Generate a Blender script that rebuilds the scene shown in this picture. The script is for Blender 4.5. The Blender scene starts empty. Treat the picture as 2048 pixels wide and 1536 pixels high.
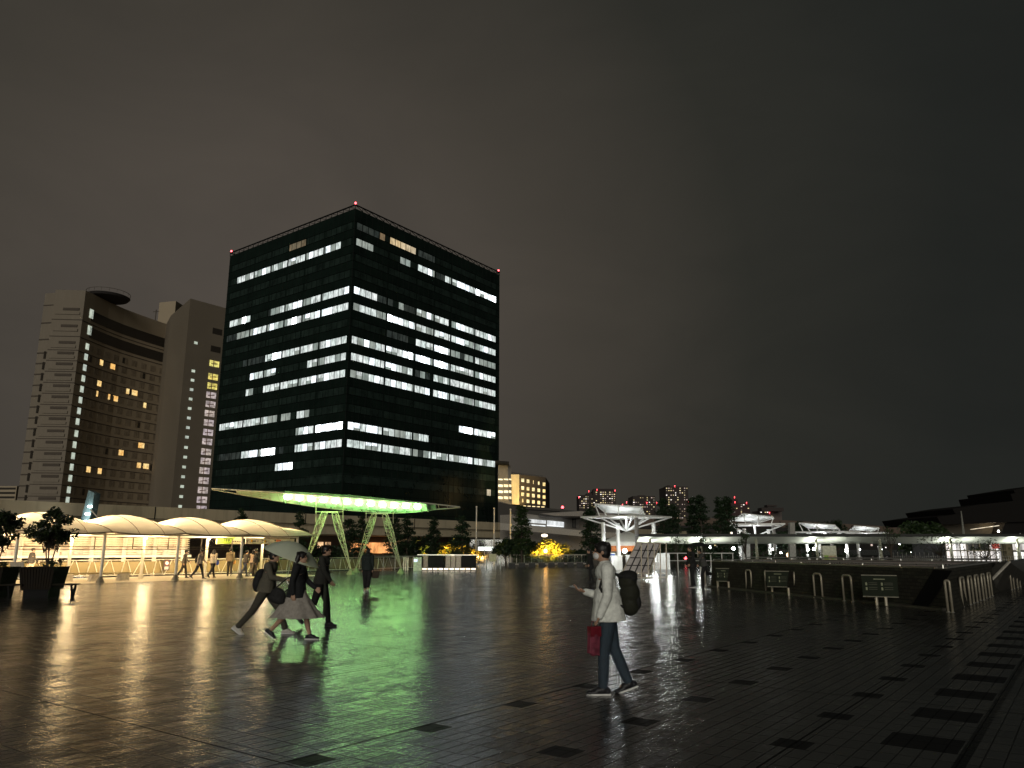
import bpy, bmesh, math, random
from mathutils import Vector, Matrix, noise
random.seed(7)
R = math.radians
sc = bpy.context.scene
col = sc.collection
# ---------------------------------------------------------------- camera
F = 1527.0; PT = math.atan(332/1527.0); H = 1.62
cd = bpy.data.cameras.new('camera'); cam = bpy.data.objects.new('camera', cd); col.objects.link(cam)
cd.sensor_fit = 'HORIZONTAL'; cd.sensor_width = 36; cd.lens = 36*F/2048; cd.clip_start = .1; cd.clip_end = 6000
cam.location = (0, 0, H); cam.rotation_euler = (R(90)+PT, 0, 0); sc.camera = cam
# ---------------------------------------------------------------- exposure
sc.render.engine = 'CYCLES'
sc.view_settings.view_transform = 'Standard'; sc.view_settings.look = 'None'
sc.view_settings.exposure = 0; sc.view_settings.gamma = 1
# ---------------------------------------------------------------- world: night sky glowing over the city
class N:
    """small node builder"""
    def __init__(s, t): s.t = t
    def n(s, k, **kw):
        o = s.t.nodes.new(k)
        for a, b in kw.items(): setattr(o, a, b)
        return o
    def put(s, sock, v):
        if v is None: return
        if isinstance(v, bpy.types.NodeSocket): s.t.links.new(v, sock)
        else:
            if sock.type == 'RGBA' and len(v) == 3: v = (*v, 1)
            sock.default_value = v
    def m(s, op, a, b=None, c=None, cl=False):
        o = s.n('ShaderNodeMath', operation=op); o.use_clamp = cl
        for i, v in enumerate((a, b, c)): s.put(o.inputs[i], v)
        return o.outputs[0]
    def vm(s, op, a, b=None):
        o = s.n('ShaderNodeVectorMath', operation=op)
        s.put(o.inputs[0], a); s.put(o.inputs[1], b)
        return o.outputs['Value'] if op == 'DOT_PRODUCT' else o.outputs[0]
    def noise(s, vec, scale, det=3, rough=.5, dist=0):
        o = s.n('ShaderNodeTexNoise'); s.put(o.inputs['Vector'], vec)
        o.inputs['Scale'].default_value = scale; o.inputs['Detail'].default_value = det
        o.inputs['Roughness'].default_value = rough; o.inputs['Distortion'].default_value = dist
        return o.outputs['Fac']
    def ramp(s, f, pts):
        o = s.n('ShaderNodeValToRGB'); s.put(o.inputs[0], f); e = o.color_ramp.elements
        while len(e) < len(pts): e.new(.5)
        for i, (p, c) in enumerate(pts):
            e[i].position = p; e[i].color = (*c, 1) if len(c) == 3 else c
        return o.outputs[0]
    def mix(s, f, a, b, bt='MIX'):
        o = s.n('ShaderNodeMix', data_type='RGBA', blend_type=bt)
        s.put(o.inputs[0], f); s.put(o.inputs[6], a); s.put(o.inputs[7], b)
        return o.outputs[2]
    def mr(s, v, a, b, c, d):
        o = s.n('ShaderNodeMapRange'); s.put(o.inputs[0], v)
        for i, x in enumerate((a, b, c, d)): o.inputs[i+1].default_value = x
        return o.outputs[0]
w = bpy.data.worlds.new('World'); sc.world = w; w.use_nodes = True
k = N(w.node_tree); w.node_tree.nodes.clear()
tc = k.n('ShaderNodeTexCoord').outputs['Generated']
gd = Vector((-.30, .92, .25)).normalized()
d = k.vm('DOT_PRODUCT', tc, tuple(gd))
c = k.ramp(k.mr(d, .4, 1, 0, 1), [(0, (.0125, .0138, .0125)), (.45, (.0165, .018, .016)), (.70, (.026, .026, .0215)), (.88, (.052, .046, .037)), (1, (.076, .065, .054))])
cn = k.noise(k.vm('MULTIPLY', tc, (1, 1, 2.2)), 2.6, 5, .55, .6)
c = k.mix(1, c, k.ramp(cn, [(.3, (.90, .90, .91)), (.7, (1.11, 1.09, 1.08))]), 'MULTIPLY')
bg = k.n('ShaderNodeBackground'); k.put(bg.inputs[0], c); bg.inputs[1].default_value = 1.0
k.t.links.new(bg.outputs[0], k.n('ShaderNodeOutputWorld').inputs[0])
# the faint wide flood light that falls on the plaza from behind the camera
sl = bpy.data.lights.new('sun', 'SUN'); sl.energy = 1.0; sl.angle = R(25); sl.color = (1, .95, .84)
so = bpy.data.objects.new('sun', sl); col.objects.link(so)
so.rotation_euler = Vector((.12, .95, -.20)).to_track_quat('-Z', 'Y').to_euler()

# ---------------------------------------------------------------- pixel <-> place
CP, SP = math.cos(PT), math.sin(PT)
def ray(px, py):
    v = py-768; f = F*CP+v*SP
    return (px-1024)/f, (F*SP-v*CP)/f
def gp(px, py, z=0):
    x, s = ray(px, py); Y = (z-H)/s
    return Vector((x*Y, Y, z))
def at(px, py, Y):
    x, s = ray(px, py); return Vector((x*Y, Y, H+s*Y))
def proj(p):
    zz = p[2]-H; f = p[1]*CP+zz*SP
    return 1024+F*p[0]/f, 768+F*(p[1]*SP-zz*CP)/f
def wallhit(px, py, p, q):
    x, s = ray(px, py); dd = (Vector(q)-Vector(p)).normalized()
    t = (p[0]-x*p[1])/(x*dd[1]-dd[0]); Y = p[1]+t*dd[1]
    return t, H+s*Y
AN = R(36.6); A = Vector((math.sin(AN), math.cos(AN), 0)); B = Vector((-A.y, A.x, 0)); RZ = R(90)-AN
def W(a, b, z=0): return A*a+B*b+Vector((0, 0, z))

# ---------------------------------------------------------------- materials
MT = {}
def mat(name, base=(.5, .5, .5), rough=.5, metal=0, var=.25, scale=6, bump=.0, bs=None, emit=None, es=0, spec=.5, trans=0, alpha=1, coat=0, transl=None, dirt=None):
    if name in MT: return MT[name]
    m = bpy.data.materials.new(name); m.use_nodes = True; MT[name] = m
    t = m.node_tree; k = N(t); p = t.nodes['Principled BSDF']
    oc = k.n('ShaderNodeTexCoord').outputs['Object']
    nz = k.noise(oc, scale, 4, .6)
    lo = tuple(x*(1-var) for x in base); hi = tuple(min(1, x*(1+var)) for x in base)
    c = k.ramp(nz, [(.3, lo), (.7, hi)])
    if dirt: c = k.mix(k.mr(k.noise(k.vm('MULTIPLY', oc, (1, 1, .15)), 1.6, 4, .6), .5, .75, 0, .6), c, dirt)
    k.put(p.inputs['Base Color'], c)
    k.put(p.inputs['Roughness'], k.mr(nz, .3, .7, max(.02, rough*.85), min(1, rough*1.15)))
    p.inputs['Metallic'].default_value = metal; p.inputs['Specular IOR Level'].default_value = spec
    p.inputs['Coat Weight'].default_value = coat
    p.inputs['Transmission Weight'].default_value = trans; p.inputs['Alpha'].default_value = alpha
    if emit:
        k.put(p.inputs['Emission Color'], emit); p.inputs['Emission Strength'].default_value = es
    if bump:
        b = k.n('ShaderNodeBump'); b.inputs['Strength'].default_value = .6; b.inputs['Distance'].default_value = bump
        k.put(b.inputs['Height'], k.noise(oc, bs or scale*4, 3, .6)); k.put(p.inputs['Normal'], b.outputs[0])
    if transl:
        o = t.nodes['Material Output']; tr = k.n('ShaderNodeBsdfTranslucent'); k.put(tr.inputs[0], c)
        mx = k.n('ShaderNodeMixShader'); mx.inputs[0].default_value = transl
        t.links.new(p.outputs[0], mx.inputs[1]); t.links.new(tr.outputs[0], mx.inputs[2]); t.links.new(mx.outputs[0], o.inputs[0])
    return m
def glow(name, c1, c2, s, scale=1.5, stretch=(1, 1, 1), lo=.25):
    """a lit window or lamp: what it shows inside varies"""
    if name in MT: return MT[name]
    m = bpy.data.materials.new(name); m.use_nodes = True; MT[name] = m
    t = m.node_tree; k = N(t); t.nodes.clear()
    g = k.n('ShaderNodeNewGeometry').outputs['Position']
    v = k.vm('MULTIPLY', g, stretch)
    n1 = k.noise(v, scale, 3, .6); n2 = k.noise(v, scale*.23, 2, .5)
    c = k.mix(k.mr(n2, .35, .65, 0, 1), c1, c2)
    e = k.n('ShaderNodeEmission'); k.put(e.inputs[0], c)
    k.put(e.inputs[1], k.m('MULTIPLY', k.mr(n1, .33, .68, lo, 1.0), s))
    gl = k.n('ShaderNodeBsdfGlossy'); gl.inputs['Roughness'].default_value = .1; gl.inputs['Color'].default_value = (.05, .05, .05, 1)
    ad = k.n('ShaderNodeAddShader'); t.links.new(e.outputs[0], ad.inputs[0]); t.links.new(gl.outputs[0], ad.inputs[1])
    t.links.new(ad.outputs[0], k.n('ShaderNodeOutputMaterial').inputs[0])
    return m
def glass(name, tint=(.8, .85, .8), a=.8):
    if name in MT: return MT[name]
    m = bpy.data.materials.new(name); m.use_nodes = True; MT[name] = m
    t = m.node_tree; k = N(t); t.nodes.clear()
    tr = k.n('ShaderNodeBsdfTransparent'); tr.inputs[0].default_value = (*tint, 1)
    gl = k.n('ShaderNodeBsdfGlossy'); gl.inputs['Roughness'].default_value = .08
    mx = k.n('ShaderNodeMixShader'); mx.inputs[0].default_value = 1-a
    t.links.new(tr.outputs[0], mx.inputs[1]); t.links.new(gl.outputs[0], mx.inputs[2])
    t.links.new(mx.outputs[0], k.n('ShaderNodeOutputMaterial').inputs[0])
    return m
white = mat('white_paint', (.78, .78, .74), .35, var=.08, scale=2, dirt=(.55, .53, .47))
cream = mat('cream_paint', (.72, .68, .56), .35, var=.08, scale=2)
steel = mat('brushed_steel', (.55, .54, .5), .3, metal=.8, var=.1, scale=9)
dsteel = mat('dark_steel', (.06, .06, .055), .4, metal=.4)
concrete = mat('concrete', (.42, .37, .28), .8, var=.12, scale=.6, bump=.01, bs=8, dirt=(.30, .26, .2))
black = mat('black_paint', (.010, .010, .010), .8, spec=.2)
dglass = mat('dark_facade_glass', (.008, .016, .012), .3, var=.3, scale=.2, spec=.3)
dpane = mat('unlit_window_glass', (.020, .034, .028), .3, var=.5, scale=.35, spec=.4)
mull = mat('dark_mullion_metal', (.003, .005, .004), .7, spec=.2)
soil = mat('soil', (.03, .022, .015), .95, bump=.02)
bark = mat('bark', (.05, .038, .026), .9, var=.4, bump=.01)
leaf = mat('leaf_green', (.035, .065, .018), .5, var=.5, scale=3, transl=.35)
leaf2 = mat('leaf_dark_green', (.02, .042, .015), .55, var=.5, scale=3, transl=.3)
leaf3 = mat('leaf_golden_green', (.16, .15, .03), .5, var=.4, scale=3, transl=.35)
redl = glow('red_beacon_glow', (1, .06, .07), (1, .1, .12), 9, lo=.8)
wlamp = glow('white_lamp_glow', (1, .98, .93), (.95, 1, 1), 25, lo=.8)
warmlamp = glow('warm_lamp_glow', (1, .80, .50), (1, .85, .6), 30, lo=.8)
amber = glow('amber_window_glow', (1, .55, .16), (1, .74, .32), 1.3, 1.3, lo=.5)
palew = glow('pale_window_glow', (.85, .95, .78), (.8, .9, .8), .72, .8, lo=.6)

# ---------------------------------------------------------------- mesh helpers
class MB:
    def __init__(s): s.v = []; s.f = []; s.m = []; s.mi = 0; s.sm = False; s.s = []
    def add(s, vs, fs):
        o = len(s.v); s.v += [tuple(x) for x in vs]
        for f in fs: s.f.append([o+i for i in f]); s.m.append(s.mi); s.s.append(s.sm)
        return s
    def box(s, c, d, rz=0, taper=1.0):
        c = Vector(c); cr, sr = math.cos(rz), math.sin(rz); vs = []
        for z in (-.5, .5):
            q = taper if z > 0 else 1
            for x, y in ((-.5, -.5), (.5, -.5), (.5, .5), (-.5, .5)):
                X, Y = x*d[0]*q, y*d[1]*q
                vs.append((c.x+X*cr-Y*sr, c.y+X*sr+Y*cr, c.z+z*d[2]))
        return s.add(vs, [(3, 2, 1, 0), (4, 5, 6, 7), (0, 1, 5, 4), (1, 2, 6, 5), (2, 3, 7, 6), (3, 0, 4, 7)])
    def bar(s, p, q, w, h=None):
        p = Vector(p); q = Vector(q); h = h or w; d = (q-p)
        if d.length < 1e-6: return s
        d.normalize(); u = d.cross(Vector((0, 0, 1)))
        if u.length < .05: u = Vector((1, 0, 0))
        u.normalize(); n = u.cross(d); vs = []
        for e in (p, q):
            for a, b in ((-1, -1), (1, -1), (1, 1), (-1, 1)): vs.append(e+u*a*w/2+n*b*h/2)
        return s.add(vs, [(3, 2, 1, 0), (4, 5, 6, 7), (0, 1, 5, 4), (1, 2, 6, 5), (2, 3, 7, 6), (3, 0, 4, 7)])
    def tube(s, pts, r, n=8, caps=True):
        pts = [Vector(p) for p in pts]; rs = r if isinstance(r, (list, tuple)) else [r]*len(pts); vs = []; fs = []
        ref = None
        for i, p in enumerate(pts):
            d = (pts[min(i+1, len(pts)-1)]-pts[max(i-1, 0)]).normalized()
            if ref is None: ref = Vector((1, 0, 0)) if abs(d.x) < .9 else Vector((0, 1, 0))
            u = (ref-d*ref.dot(d)).normalized(); ref = u; v = d.cross(u)
            for j in range(n):
                a = 2*math.pi*j/n; vs.append(p+(u*math.cos(a)+v*math.sin(a))*rs[i])
        for i in range(len(pts)-1):
            for j in range(n): fs.append((i*n+j, i*n+(j+1) % n, (i+1)*n+(j+1) % n, (i+1)*n+j))
        if caps: fs.append(tuple(range(n))[::-1]); fs.append(tuple(range((len(pts)-1)*n, len(pts)*n)))
        return s.add(vs, fs)
    def lathe(s, prof, c=(0, 0, 0), n=16):
        vs = []; fs = []
        for r, z in prof:
            for j in range(n): a = 2*math.pi*j/n; vs.append((c[0]+r*math.cos(a), c[1]+r*math.sin(a), c[2]+z))
        for i in range(len(prof)-1):
            for j in range(n): fs.append((i*n+j, i*n+(j+1) % n, (i+1)*n+(j+1) % n, (i+1)*n+j))
        return s.add(vs, fs)
    def ball(s, c, r, n=10, m=6):
        if not isinstance(r, (tuple, list)): r = (r, r, r)
        vs = [(c[0], c[1], c[2]-r[2])]; fs = []
        for i in range(1, m):
            t = math.pi*i/m
            for j in range(n):
                a = 2*math.pi*j/n; vs.append((c[0]+r[0]*math.sin(t)*math.cos(a), c[1]+r[1]*math.sin(t)*math.sin(a), c[2]-r[2]*math.cos(t)))
        vs.append((c[0], c[1], c[2]+r[2])); L = len(vs)-1
        for j in range(n):
            fs.append((0, 1+(j+1) % n, 1+j)); fs.append((L, L-n+j, L-n+(j+1) % n))
            for i in range(m-2): fs.append((1+i*n+j, 1+i*n+(j+1) % n, 1+(i+1)*n+(j+1) % n, 1+(i+1)*n+j))
        return s.add(vs, fs)
    def prism(s, poly, z0, z1):
        n = len(poly); vs = [(p[0], p[1], z0) for p in poly]+[(p[0], p[1], z1) for p in poly]
        return s.add(vs, [tuple(range(n))[::-1], tuple(range(n, 2*n))]+[(i, (i+1) % n, n+(i+1) % n, n+i) for i in range(n)])
    def plate(s, poly, off):
        """any flat outline given thickness by the vector off"""
        n = len(poly); poly = [Vector(p) for p in poly]; off = Vector(off)
        return s.add(poly+[p+off for p in poly], [tuple(range(n))[::-1], tuple(range(n, 2*n))]+[(i, (i+1) % n, n+(i+1) % n, n+i) for i in range(n)])
    def sheet(s, fn, nu, nv, th=None):
        vs = [fn(i/nu, j/nv) for i in range(nu+1) for j in range(nv+1)]; g = nv+1
        fs = [(i*g+j, (i+1)*g+j, (i+1)*g+j+1, i*g+j+1) for i in range(nu) for j in range(nv)]
        s.add(vs, fs)
        if th:
            s.add([Vector(x)-Vector((0, 0, th)) for x in vs], [f[::-1] for f in fs])
        return s
    def build(s, name, mats, parent=None, world=False, label=None):
        me = bpy.data.meshes.new(name); off = Vector((0, 0, 0))
        if world and parent:
            q = parent; off = Vector((0, 0, 0))
            while q: off += q.location; q = q.parent
        me.from_pydata([tuple(Vector(v)-off) for v in s.v], [], s.f)
        if not isinstance(mats, (list, tuple)): mats = [mats]
        for m in mats: me.materials.append(m)
        me.polygons.foreach_set('material_index', s.m); me.polygons.foreach_set('use_smooth', s.s)
        me.update()
        o = bpy.data.objects.new(name, me); col.objects.link(o)
        if parent: o.parent = parent
        if label: o['label'] = label
        return o
def tag(o, label=None, cat=None, group=None, kind=None):
    for a, b in (('label', label), ('category', cat), ('group', group), ('kind', kind)):
        if b: o[a] = b
    return o
def thing(name, label, cat, loc=(0, 0, 0), rz=0, group=None):
    o = bpy.data.objects.new(name, None); col.objects.link(o); o.location = loc; o.rotation_euler = (0, 0, rz)
    o.empty_display_size = .2
    return tag(o, label, cat, group)
def copy_tree(o, parent=None):
    c = o.copy(); col.objects.link(c); c.parent = parent
    for ch in [x for x in KIDS.get(o.name, [])] or list(o.children): copy_tree(ch, c)
    return c
KIDS = {}
def lamp(name, loc, power, color, radius=.1, parent=None, kind='POINT', size=None, rot=None):
    l = bpy.data.lights.new(name, kind); l.energy = power; l.color = color
    if kind == 'POINT': l.shadow_soft_size = radius
    if kind == 'AREA': l.shape = 'RECTANGLE'; l.size, l.size_y = size
    o = bpy.data.objects.new(name, l); col.objects.link(o); o.location = loc
    if rot: o.rotation_euler = rot
    if parent: o.parent = parent; o.location = Vector(loc)
    return o

def spot(name, loc, to, power, color, ang):
    o = lamp(name, loc, power, color, kind='SPOT'); o.data.spot_size = R(ang); o.data.spot_blend = .6; o.data.shadow_soft_size = .12
    o.rotation_euler = (Vector(to)-Vector(loc)).to_track_quat('-Z', 'Y').to_euler(); return o
# ================================================================ THE SETTING
def ground_mat():
    m = bpy.data.materials.new('wet_plaza_paving'); m.use_nodes = True; t = m.node_tree; k = N(t); p = t.nodes['Principled BSDF']
    P = k.n('ShaderNodeNewGeometry').outputs['Position']
    wob = k.noise(P, 3, 2, .5)
    a = k.vm('DOT_PRODUCT', P, tuple(A)); b = k.vm('DOT_PRODUCT', P, tuple(B))
    def cell(x, off, per):      # distance from the centre of a repeating cell
        q = k.m('SUBTRACT', x, off-per/2-1000*per); q = k.m('MODULO', q, per)
        return k.m('ABSOLUTE', k.m('SUBTRACT', q, per/2))
    def inside(dst, half): return k.m('LESS_THAN', dst, half)
    def line(x, off, per, hw): return k.m('GREATER_THAN', k.m('SUBTRACT', cell(x, off, per), per/2-hw), 0.0)
    def AND(*v):
        r = v[0]
        for q in v[1:]: r = k.m('MULTIPLY', r, q)
        return r
    main = k.m('GREATER_THAN', b, 1.08)
    small = AND(inside(cell(a, 7.08, 1.4), .15), inside(cell(b, 2.27, 1.45), .15), k.m('GREATER_THAN', b, 1.9), k.m('LESS_THAN', b, 5.29))
    big = AND(inside(cell(a, 7.80, 1.4), .28), inside(k.m('ABSOLUTE', k.m('SUBTRACT', b, 1.38)), .29))
    inlay = k.m('MAXIMUM', small, big)
    drain = inside(k.m('ABSOLUTE', k.m('SUBTRACT', b, 1.03)), .045)
    jb = line(b, .0725+.03, .145, .0060); ja = line(a, .15+.03, .30, .0062)
    seam = k.m('MAXIMUM', line(b, 2.27+1.5, 3.02, .011), line(a, 4.10+2.8, 5.6, .011))
    joint = k.m('MAXIMUM', k.m('MULTIPLY', k.m('MAXIMUM', jb, k.m('MULTIPLY', ja, 1)), .8), seam)
    # each tile its own value
    ca = k.m('FLOOR', k.m('DIVIDE', k.m('ADD', a, 299.97), .30)); cb = k.m('FLOOR', k.m('DIVIDE', k.m('ADD', b, 144.97), .145))
    cv = k.n('ShaderNodeCombineXYZ'); k.put(cv.inputs[0], ca); k.put(cv.inputs[1], cb)
    wn = k.n('ShaderNodeTexWhiteNoise', noise_dimensions='2D'); k.put(wn.inputs['Vector'], cv.outputs[0]); tv = wn.outputs['Value']
    blot = k.noise(P, .35, 4, .6); fine = k.noise(P, 48, 3, .65)
    base = k.ramp(blot, [(.3, (.038, .037, .034)), (.7, (.058, .056, .050))])
    base = k.mix(1, base, k.ramp(tv, [(0, (.70, .70, .70)), (1, (1.3, 1.3, 1.3))]), 'MULTIPLY')
    base = k.mix(k.m('MULTIPLY', inlay, .78), base, (.008, .008, .010))
    base = k.mix(k.m('MAXIMUM', k.m('MULTIPLY', joint, .85), drain), base, (.004, .004, .004))
    k.put(p.inputs['Base Color'], base)
    puddle = k.mr(k.noise(P, .55, 4, .55), .40, .62, 0, 1)
    rg = k.m('ADD', k.m('MULTIPLY', puddle, -.04), k.m('ADD', k.m('MULTIPLY', tv, .09), .14))
    rg = k.m('ADD', rg, k.m('ADD', k.m('MULTIPLY', joint, .3), k.m('MULTIPLY', inlay, .30)))
    k.put(p.inputs['Roughness'], rg)
    k.put(p.inputs['Specular IOR Level'], k.m('MULTIPLY', k.m('SUBTRACT', 1, k.m('MAXIMUM', k.m('MULTIPLY', k.m('MAXIMUM', joint, drain), .9), k.m('MULTIPLY', inlay, .85))), .50))
    P2 = k.n('ShaderNodeCombineXYZ'); k.put(P2.inputs[0], a); k.put(P2.inputs[1], b)
    rip = k.noise(P2.outputs[0], 9, 3, .6, .6); rip2 = k.noise(P2.outputs[0], 30, 2, .5)
    h = k.m('ADD', k.m('MULTIPLY', rip, .0048), k.m('MULTIPLY', rip2, .0020))
    h = k.m('ADD', h, k.m('MULTIPLY', fine, .0014))
    h = k.m('ADD', h, k.m('MULTIPLY', tv, .0022)); h = k.m('SUBTRACT', h, k.m('MULTIPLY', joint, .003))
    tv2 = k.n('ShaderNodeSeparateColor'); k.put(tv2.inputs[0], wn.outputs['Color'])
    fra = k.m('MULTIPLY', k.m('FRACT', k.m('DIVIDE', k.m('ADD', a, 299.97), .30)), .30); frb = k.m('MULTIPLY', k.m('FRACT', k.m('DIVIDE', k.m('ADD', b, 144.97), .145)), .145)
    h = k.m('ADD', h, k.m('MULTIPLY', fra, k.m('MULTIPLY', k.m('SUBTRACT', tv2.outputs[1], .5), .042)))
    h = k.m('ADD', h, k.m('MULTIPLY', frb, k.m('MULTIPLY', k.m('SUBTRACT', tv2.outputs[2], .5), .042)))
    bp = k.n('ShaderNodeBump'); bp.inputs['Strength'].default_value = 1; bp.inputs['Distance'].default_value = 1
    k.put(bp.inputs['Height'], h); k.put(p.inputs['Normal'], bp.outputs[0])
    return m
g = MB(); g.add([(-2500, -300, 0), (2500, -300, 0), (2500, 4000, 0), (-2500, 4000, 0)], [(0, 1, 2, 3)])
tag(g.build('plaza_ground', ground_mat()), 'wet tiled plaza paving with dark square inlays', kind='structure')

a0_, b0_ = Vector((-20.7, 39.6, 0)).dot(A), Vector((-20.7, 39.6, 0)).dot(B)
g = MB(); pts_ = [W(a0_-14, b0_-.35, .004), W(a0_+14.5, b0_-.35, .004), W(a0_+14.5, 47.9, .004), W(a0_-14, 47.9, .004)]; g.add(pts_, [(0, 1, 2, 3)])
tag(g.build('entrance_paving', mat('pale_paving', (.50, .44, .34), .45, var=.12, scale=2)), 'pale paving strip under the tensile canopies', kind='structure')
# ================================================================ DARK OFFICE TOWER
TC = Vector((-38.24, 173, 0))
def TP(face, t, z, out=0):
    return TC+(A*t-B*out if face == 'R' else B*t-A*out)+Vector((0, 0, z))
RB = [(.7, 11.5), (11.9, 21.9), (22.3, 28.9), (29.3, 35.7), (36.1, 46.1), (46.5, 56.3)]
LB = [(.8, 10.7), (11.1, 17.8), (18.2, 25.0), (25.4, 32.1), (32.5, 39.5), (39.9, 50.3)]
LIT = {
 ('L', 0): [(581, 610, 'v')], ('L', 1): [(477, 684, 'b')], ('L', 4): [(460, 501, 'b'), (538, 560, 'm'), (560, 698, 'b')],
 ('L', 5): [(456, 478, 'd'), (478, 507, 'm'), (507, 698, 'b')], ('L', 7): [(490, 530, 'd'), (531, 695, 'b')],
 ('L', 8): [(500, 551, 'b'), (614, 633, 'b'), (638, 692, 'b')], ('L', 9): [(494, 505, 'm'), (523, 691, 'b')],
 ('L', 11): [(441, 517, 'b'), (523, 552, 'm'), (567, 582, 'm'), (591, 617, 'b')], ('L', 12): [(589, 628, 'b'), (630, 685, 'x')],
 ('L', 13): [(440, 483, 'd'), (483, 513, 'b'), (518, 547, 'x'), (562, 570, 'd'), (585, 684, 'b')], ('L', 14): [(546, 581, 'x')],
 ('R', 0): [(715, 758, 'd'), (758, 768, 'v'), (779, 831, 'w'), (837, 867, 'd')],
 ('R', 1): [(716, 745, 'm'), (798, 816, 'm'), (835, 867, 'b'), (871, 886, 'd'), (888, 949, 'b'), (950, 991, 'x')],
 ('R', 4): [(711, 752, 'b'), (760, 790, 'd'), (794, 812, 'm'), (812, 830, 'd'), (832, 898, 'b'), (902, 990, 'b')],
 ('R', 5): [(711, 751, 'b'), (751, 769, 'm'), (774, 990, 'b')], ('R', 6): [(773, 818, 'd'), (831, 863, 'b'), (865, 898, 'x'), (902, 990, 'm')],
 ('R', 7): [(706, 825, 'b'), (826, 897, 'x'), (901, 990, 'b')], ('R', 8): [(706, 824, 'b'), (828, 860, 'm'), (864, 897, 'b'), (899, 989, 'b')],
 ('R', 9): [(704, 715, 'm'), (715, 860, 'b'), (864, 989, 'b')], ('R', 11): [(921, 942, 'x'), (945, 988, 'b')],
 ('R', 12): [(699, 719, 'x'), (719, 857, 'b')], ('R', 13): [(697, 758, 'b'), (763, 822, 'b'), (824, 858, 'm'), (860, 940, 'b'), (944, 988, 'b')],
 ('R', 15): [(973, 980, 'w')]}
tower = thing('office_tower', 'tall dark glass office tower with bands of white lit windows', 'office building', TC)
body = MB(); body.prism([TC, TC+A*57.8, TC+A*57.8+B*52, TC+B*52], 0, 83.1); body.build('body', dglass, tower, True)
mm = MB()
for face, L_ in (('R', 57.8), ('L', 52)):
    n = int(L_/1.9)
    for i in range(n+1):
        t = min(L_-.05, .05+i*1.9); mm.bar(TP(face, t, 8, .03), TP(face, t, 82.9, .03), .05, .06)
    for r in range(20):
        z = 78.9-4.1*r
        for dz in (-.98, .98):
            if z+dz > 6: mm.bar(TP(face, 0, z+dz, .03), TP(face, L_, z+dz, .03), .10, .08)
mm.build('mullions', mull, tower, True)
E1, E2, EX, EM, ED, EW, EV = [glow(n, c1, c2, s, sca, (1, 1, .45), lo) for n, c1, c2, s, sca, lo in (
    ('office_light', (.83, .95, .90), (.95, 1, .97), 1.15, 1.4, .35), ('office_light_cool', (.80, .90, .96), (.90, .98, 1), 2.6, 1.4, .3),
    ('office_light_strong', (.86, .96, 1), (.95, 1, 1), 13.0, 1.4, .15), ('office_light_blinds', (.70, .84, .76), (.82, .9, .8), .5, .9, .5),
    ('office_light_dim', (.5, .64, .58), (.6, .7, .6), .07, .9, .3), ('office_light_warm', (1, .72, .36), (1, .85, .6), .9, .9, .4),
    ('office_light_dim_warm', (.9, .62, .35), (.8, .66, .42), .28, .9, .4))]
win = []
rest = MB()
for face, bays in (('R', RB), ('L', LB)):
    for r in range(16):
        zc = 78.85-4.1*r
        for (t0, t1) in bays:
            mb = MB(); lit = 0; t = t0 if face == 'R' else t0
            while t < t1-.25:
                e = min(t+1.9, t1); wd = e-t-.24; tm = (t+e)/2
                px, py = proj(TP(face, tm, zc)); c = None
                for x0, x1, q in LIT.get((face, r), []):
                    if x0-1 <= px <= x1+1: c = q
                rr = random.random()
                if c == 'b': mi = 1 if rr < .64 else 2 if rr < .88 else 3 if rr < .92 else 4
                elif c == 'x': mi = 3 if rr < .5 else 2
                elif c == 'm': mi = 4 if rr < .75 else 5 if rr < .88 else 1
                elif c == 'd': mi = 5
                elif c == 'w': mi = 6
                elif c == 'v': mi = 7
                else: mi = 0
                if wd < 1.2 and mi in (2, 3): mi = 1
                if wd < 1.2 and mi == 1 and rr < .4: mi = 4
                if wd > .1:
                    # some panes have a blind half way down
                    for (za, zb, m2) in ([(-.85, .85, mi)] if not (mi in (1, 2) and rr > .3 and random.random() < .2) else [(-.85, -.85+.5+random.random()*.6, 4), (None, .85, mi)]):
                        if za is None: za = zprev
                        zprev = zb; mb.mi = m2
                        mb.plate([TP(face, tm-wd/2, zc+za, .02), TP(face, tm+wd/2, zc+za, .02), TP(face, tm+wd/2, zc+zb, .02), TP(face, tm-wd/2, zc+zb, .02)], (A if face == 'R' else B)*0+(-B if face == 'R' else -A)*.04)
                    if mi: lit += 1
                t = e
            win.append((lit, face, r, mb))
win.sort(key=lambda q: -q[0])
WM = [dpane, E1, E2, EX, EM, ED, EW, EV]
for i, (lit, face, r, mb) in enumerate(win):
    if i < 100: mb.build('window', WM, tower, True)
    else:
        for f, m_ in zip(mb.f, mb.m):
            rest.mi = m_; rest.add([mb.v[j] for j in f], [tuple(range(len(f)))])
o = rest.build('windows', WM, tower, True); o['kind'] = 'stuff'
# dim band low on the facade
bd = MB()
for face, t1 in (('R', 31), ('L', 13)):
    t = .3
    while t < t1:
        bd.plate([TP(face, t, 16.9, .02), TP(face, t+1.7, 16.9, .02), TP(face, t+1.7, 18.6, .02), TP(face, t, 18.6, .02)], (-B if face == 'R' else -A)*.03); t += 1.9
bd.build('lobby_window_band', dpane, tower, True)
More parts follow.
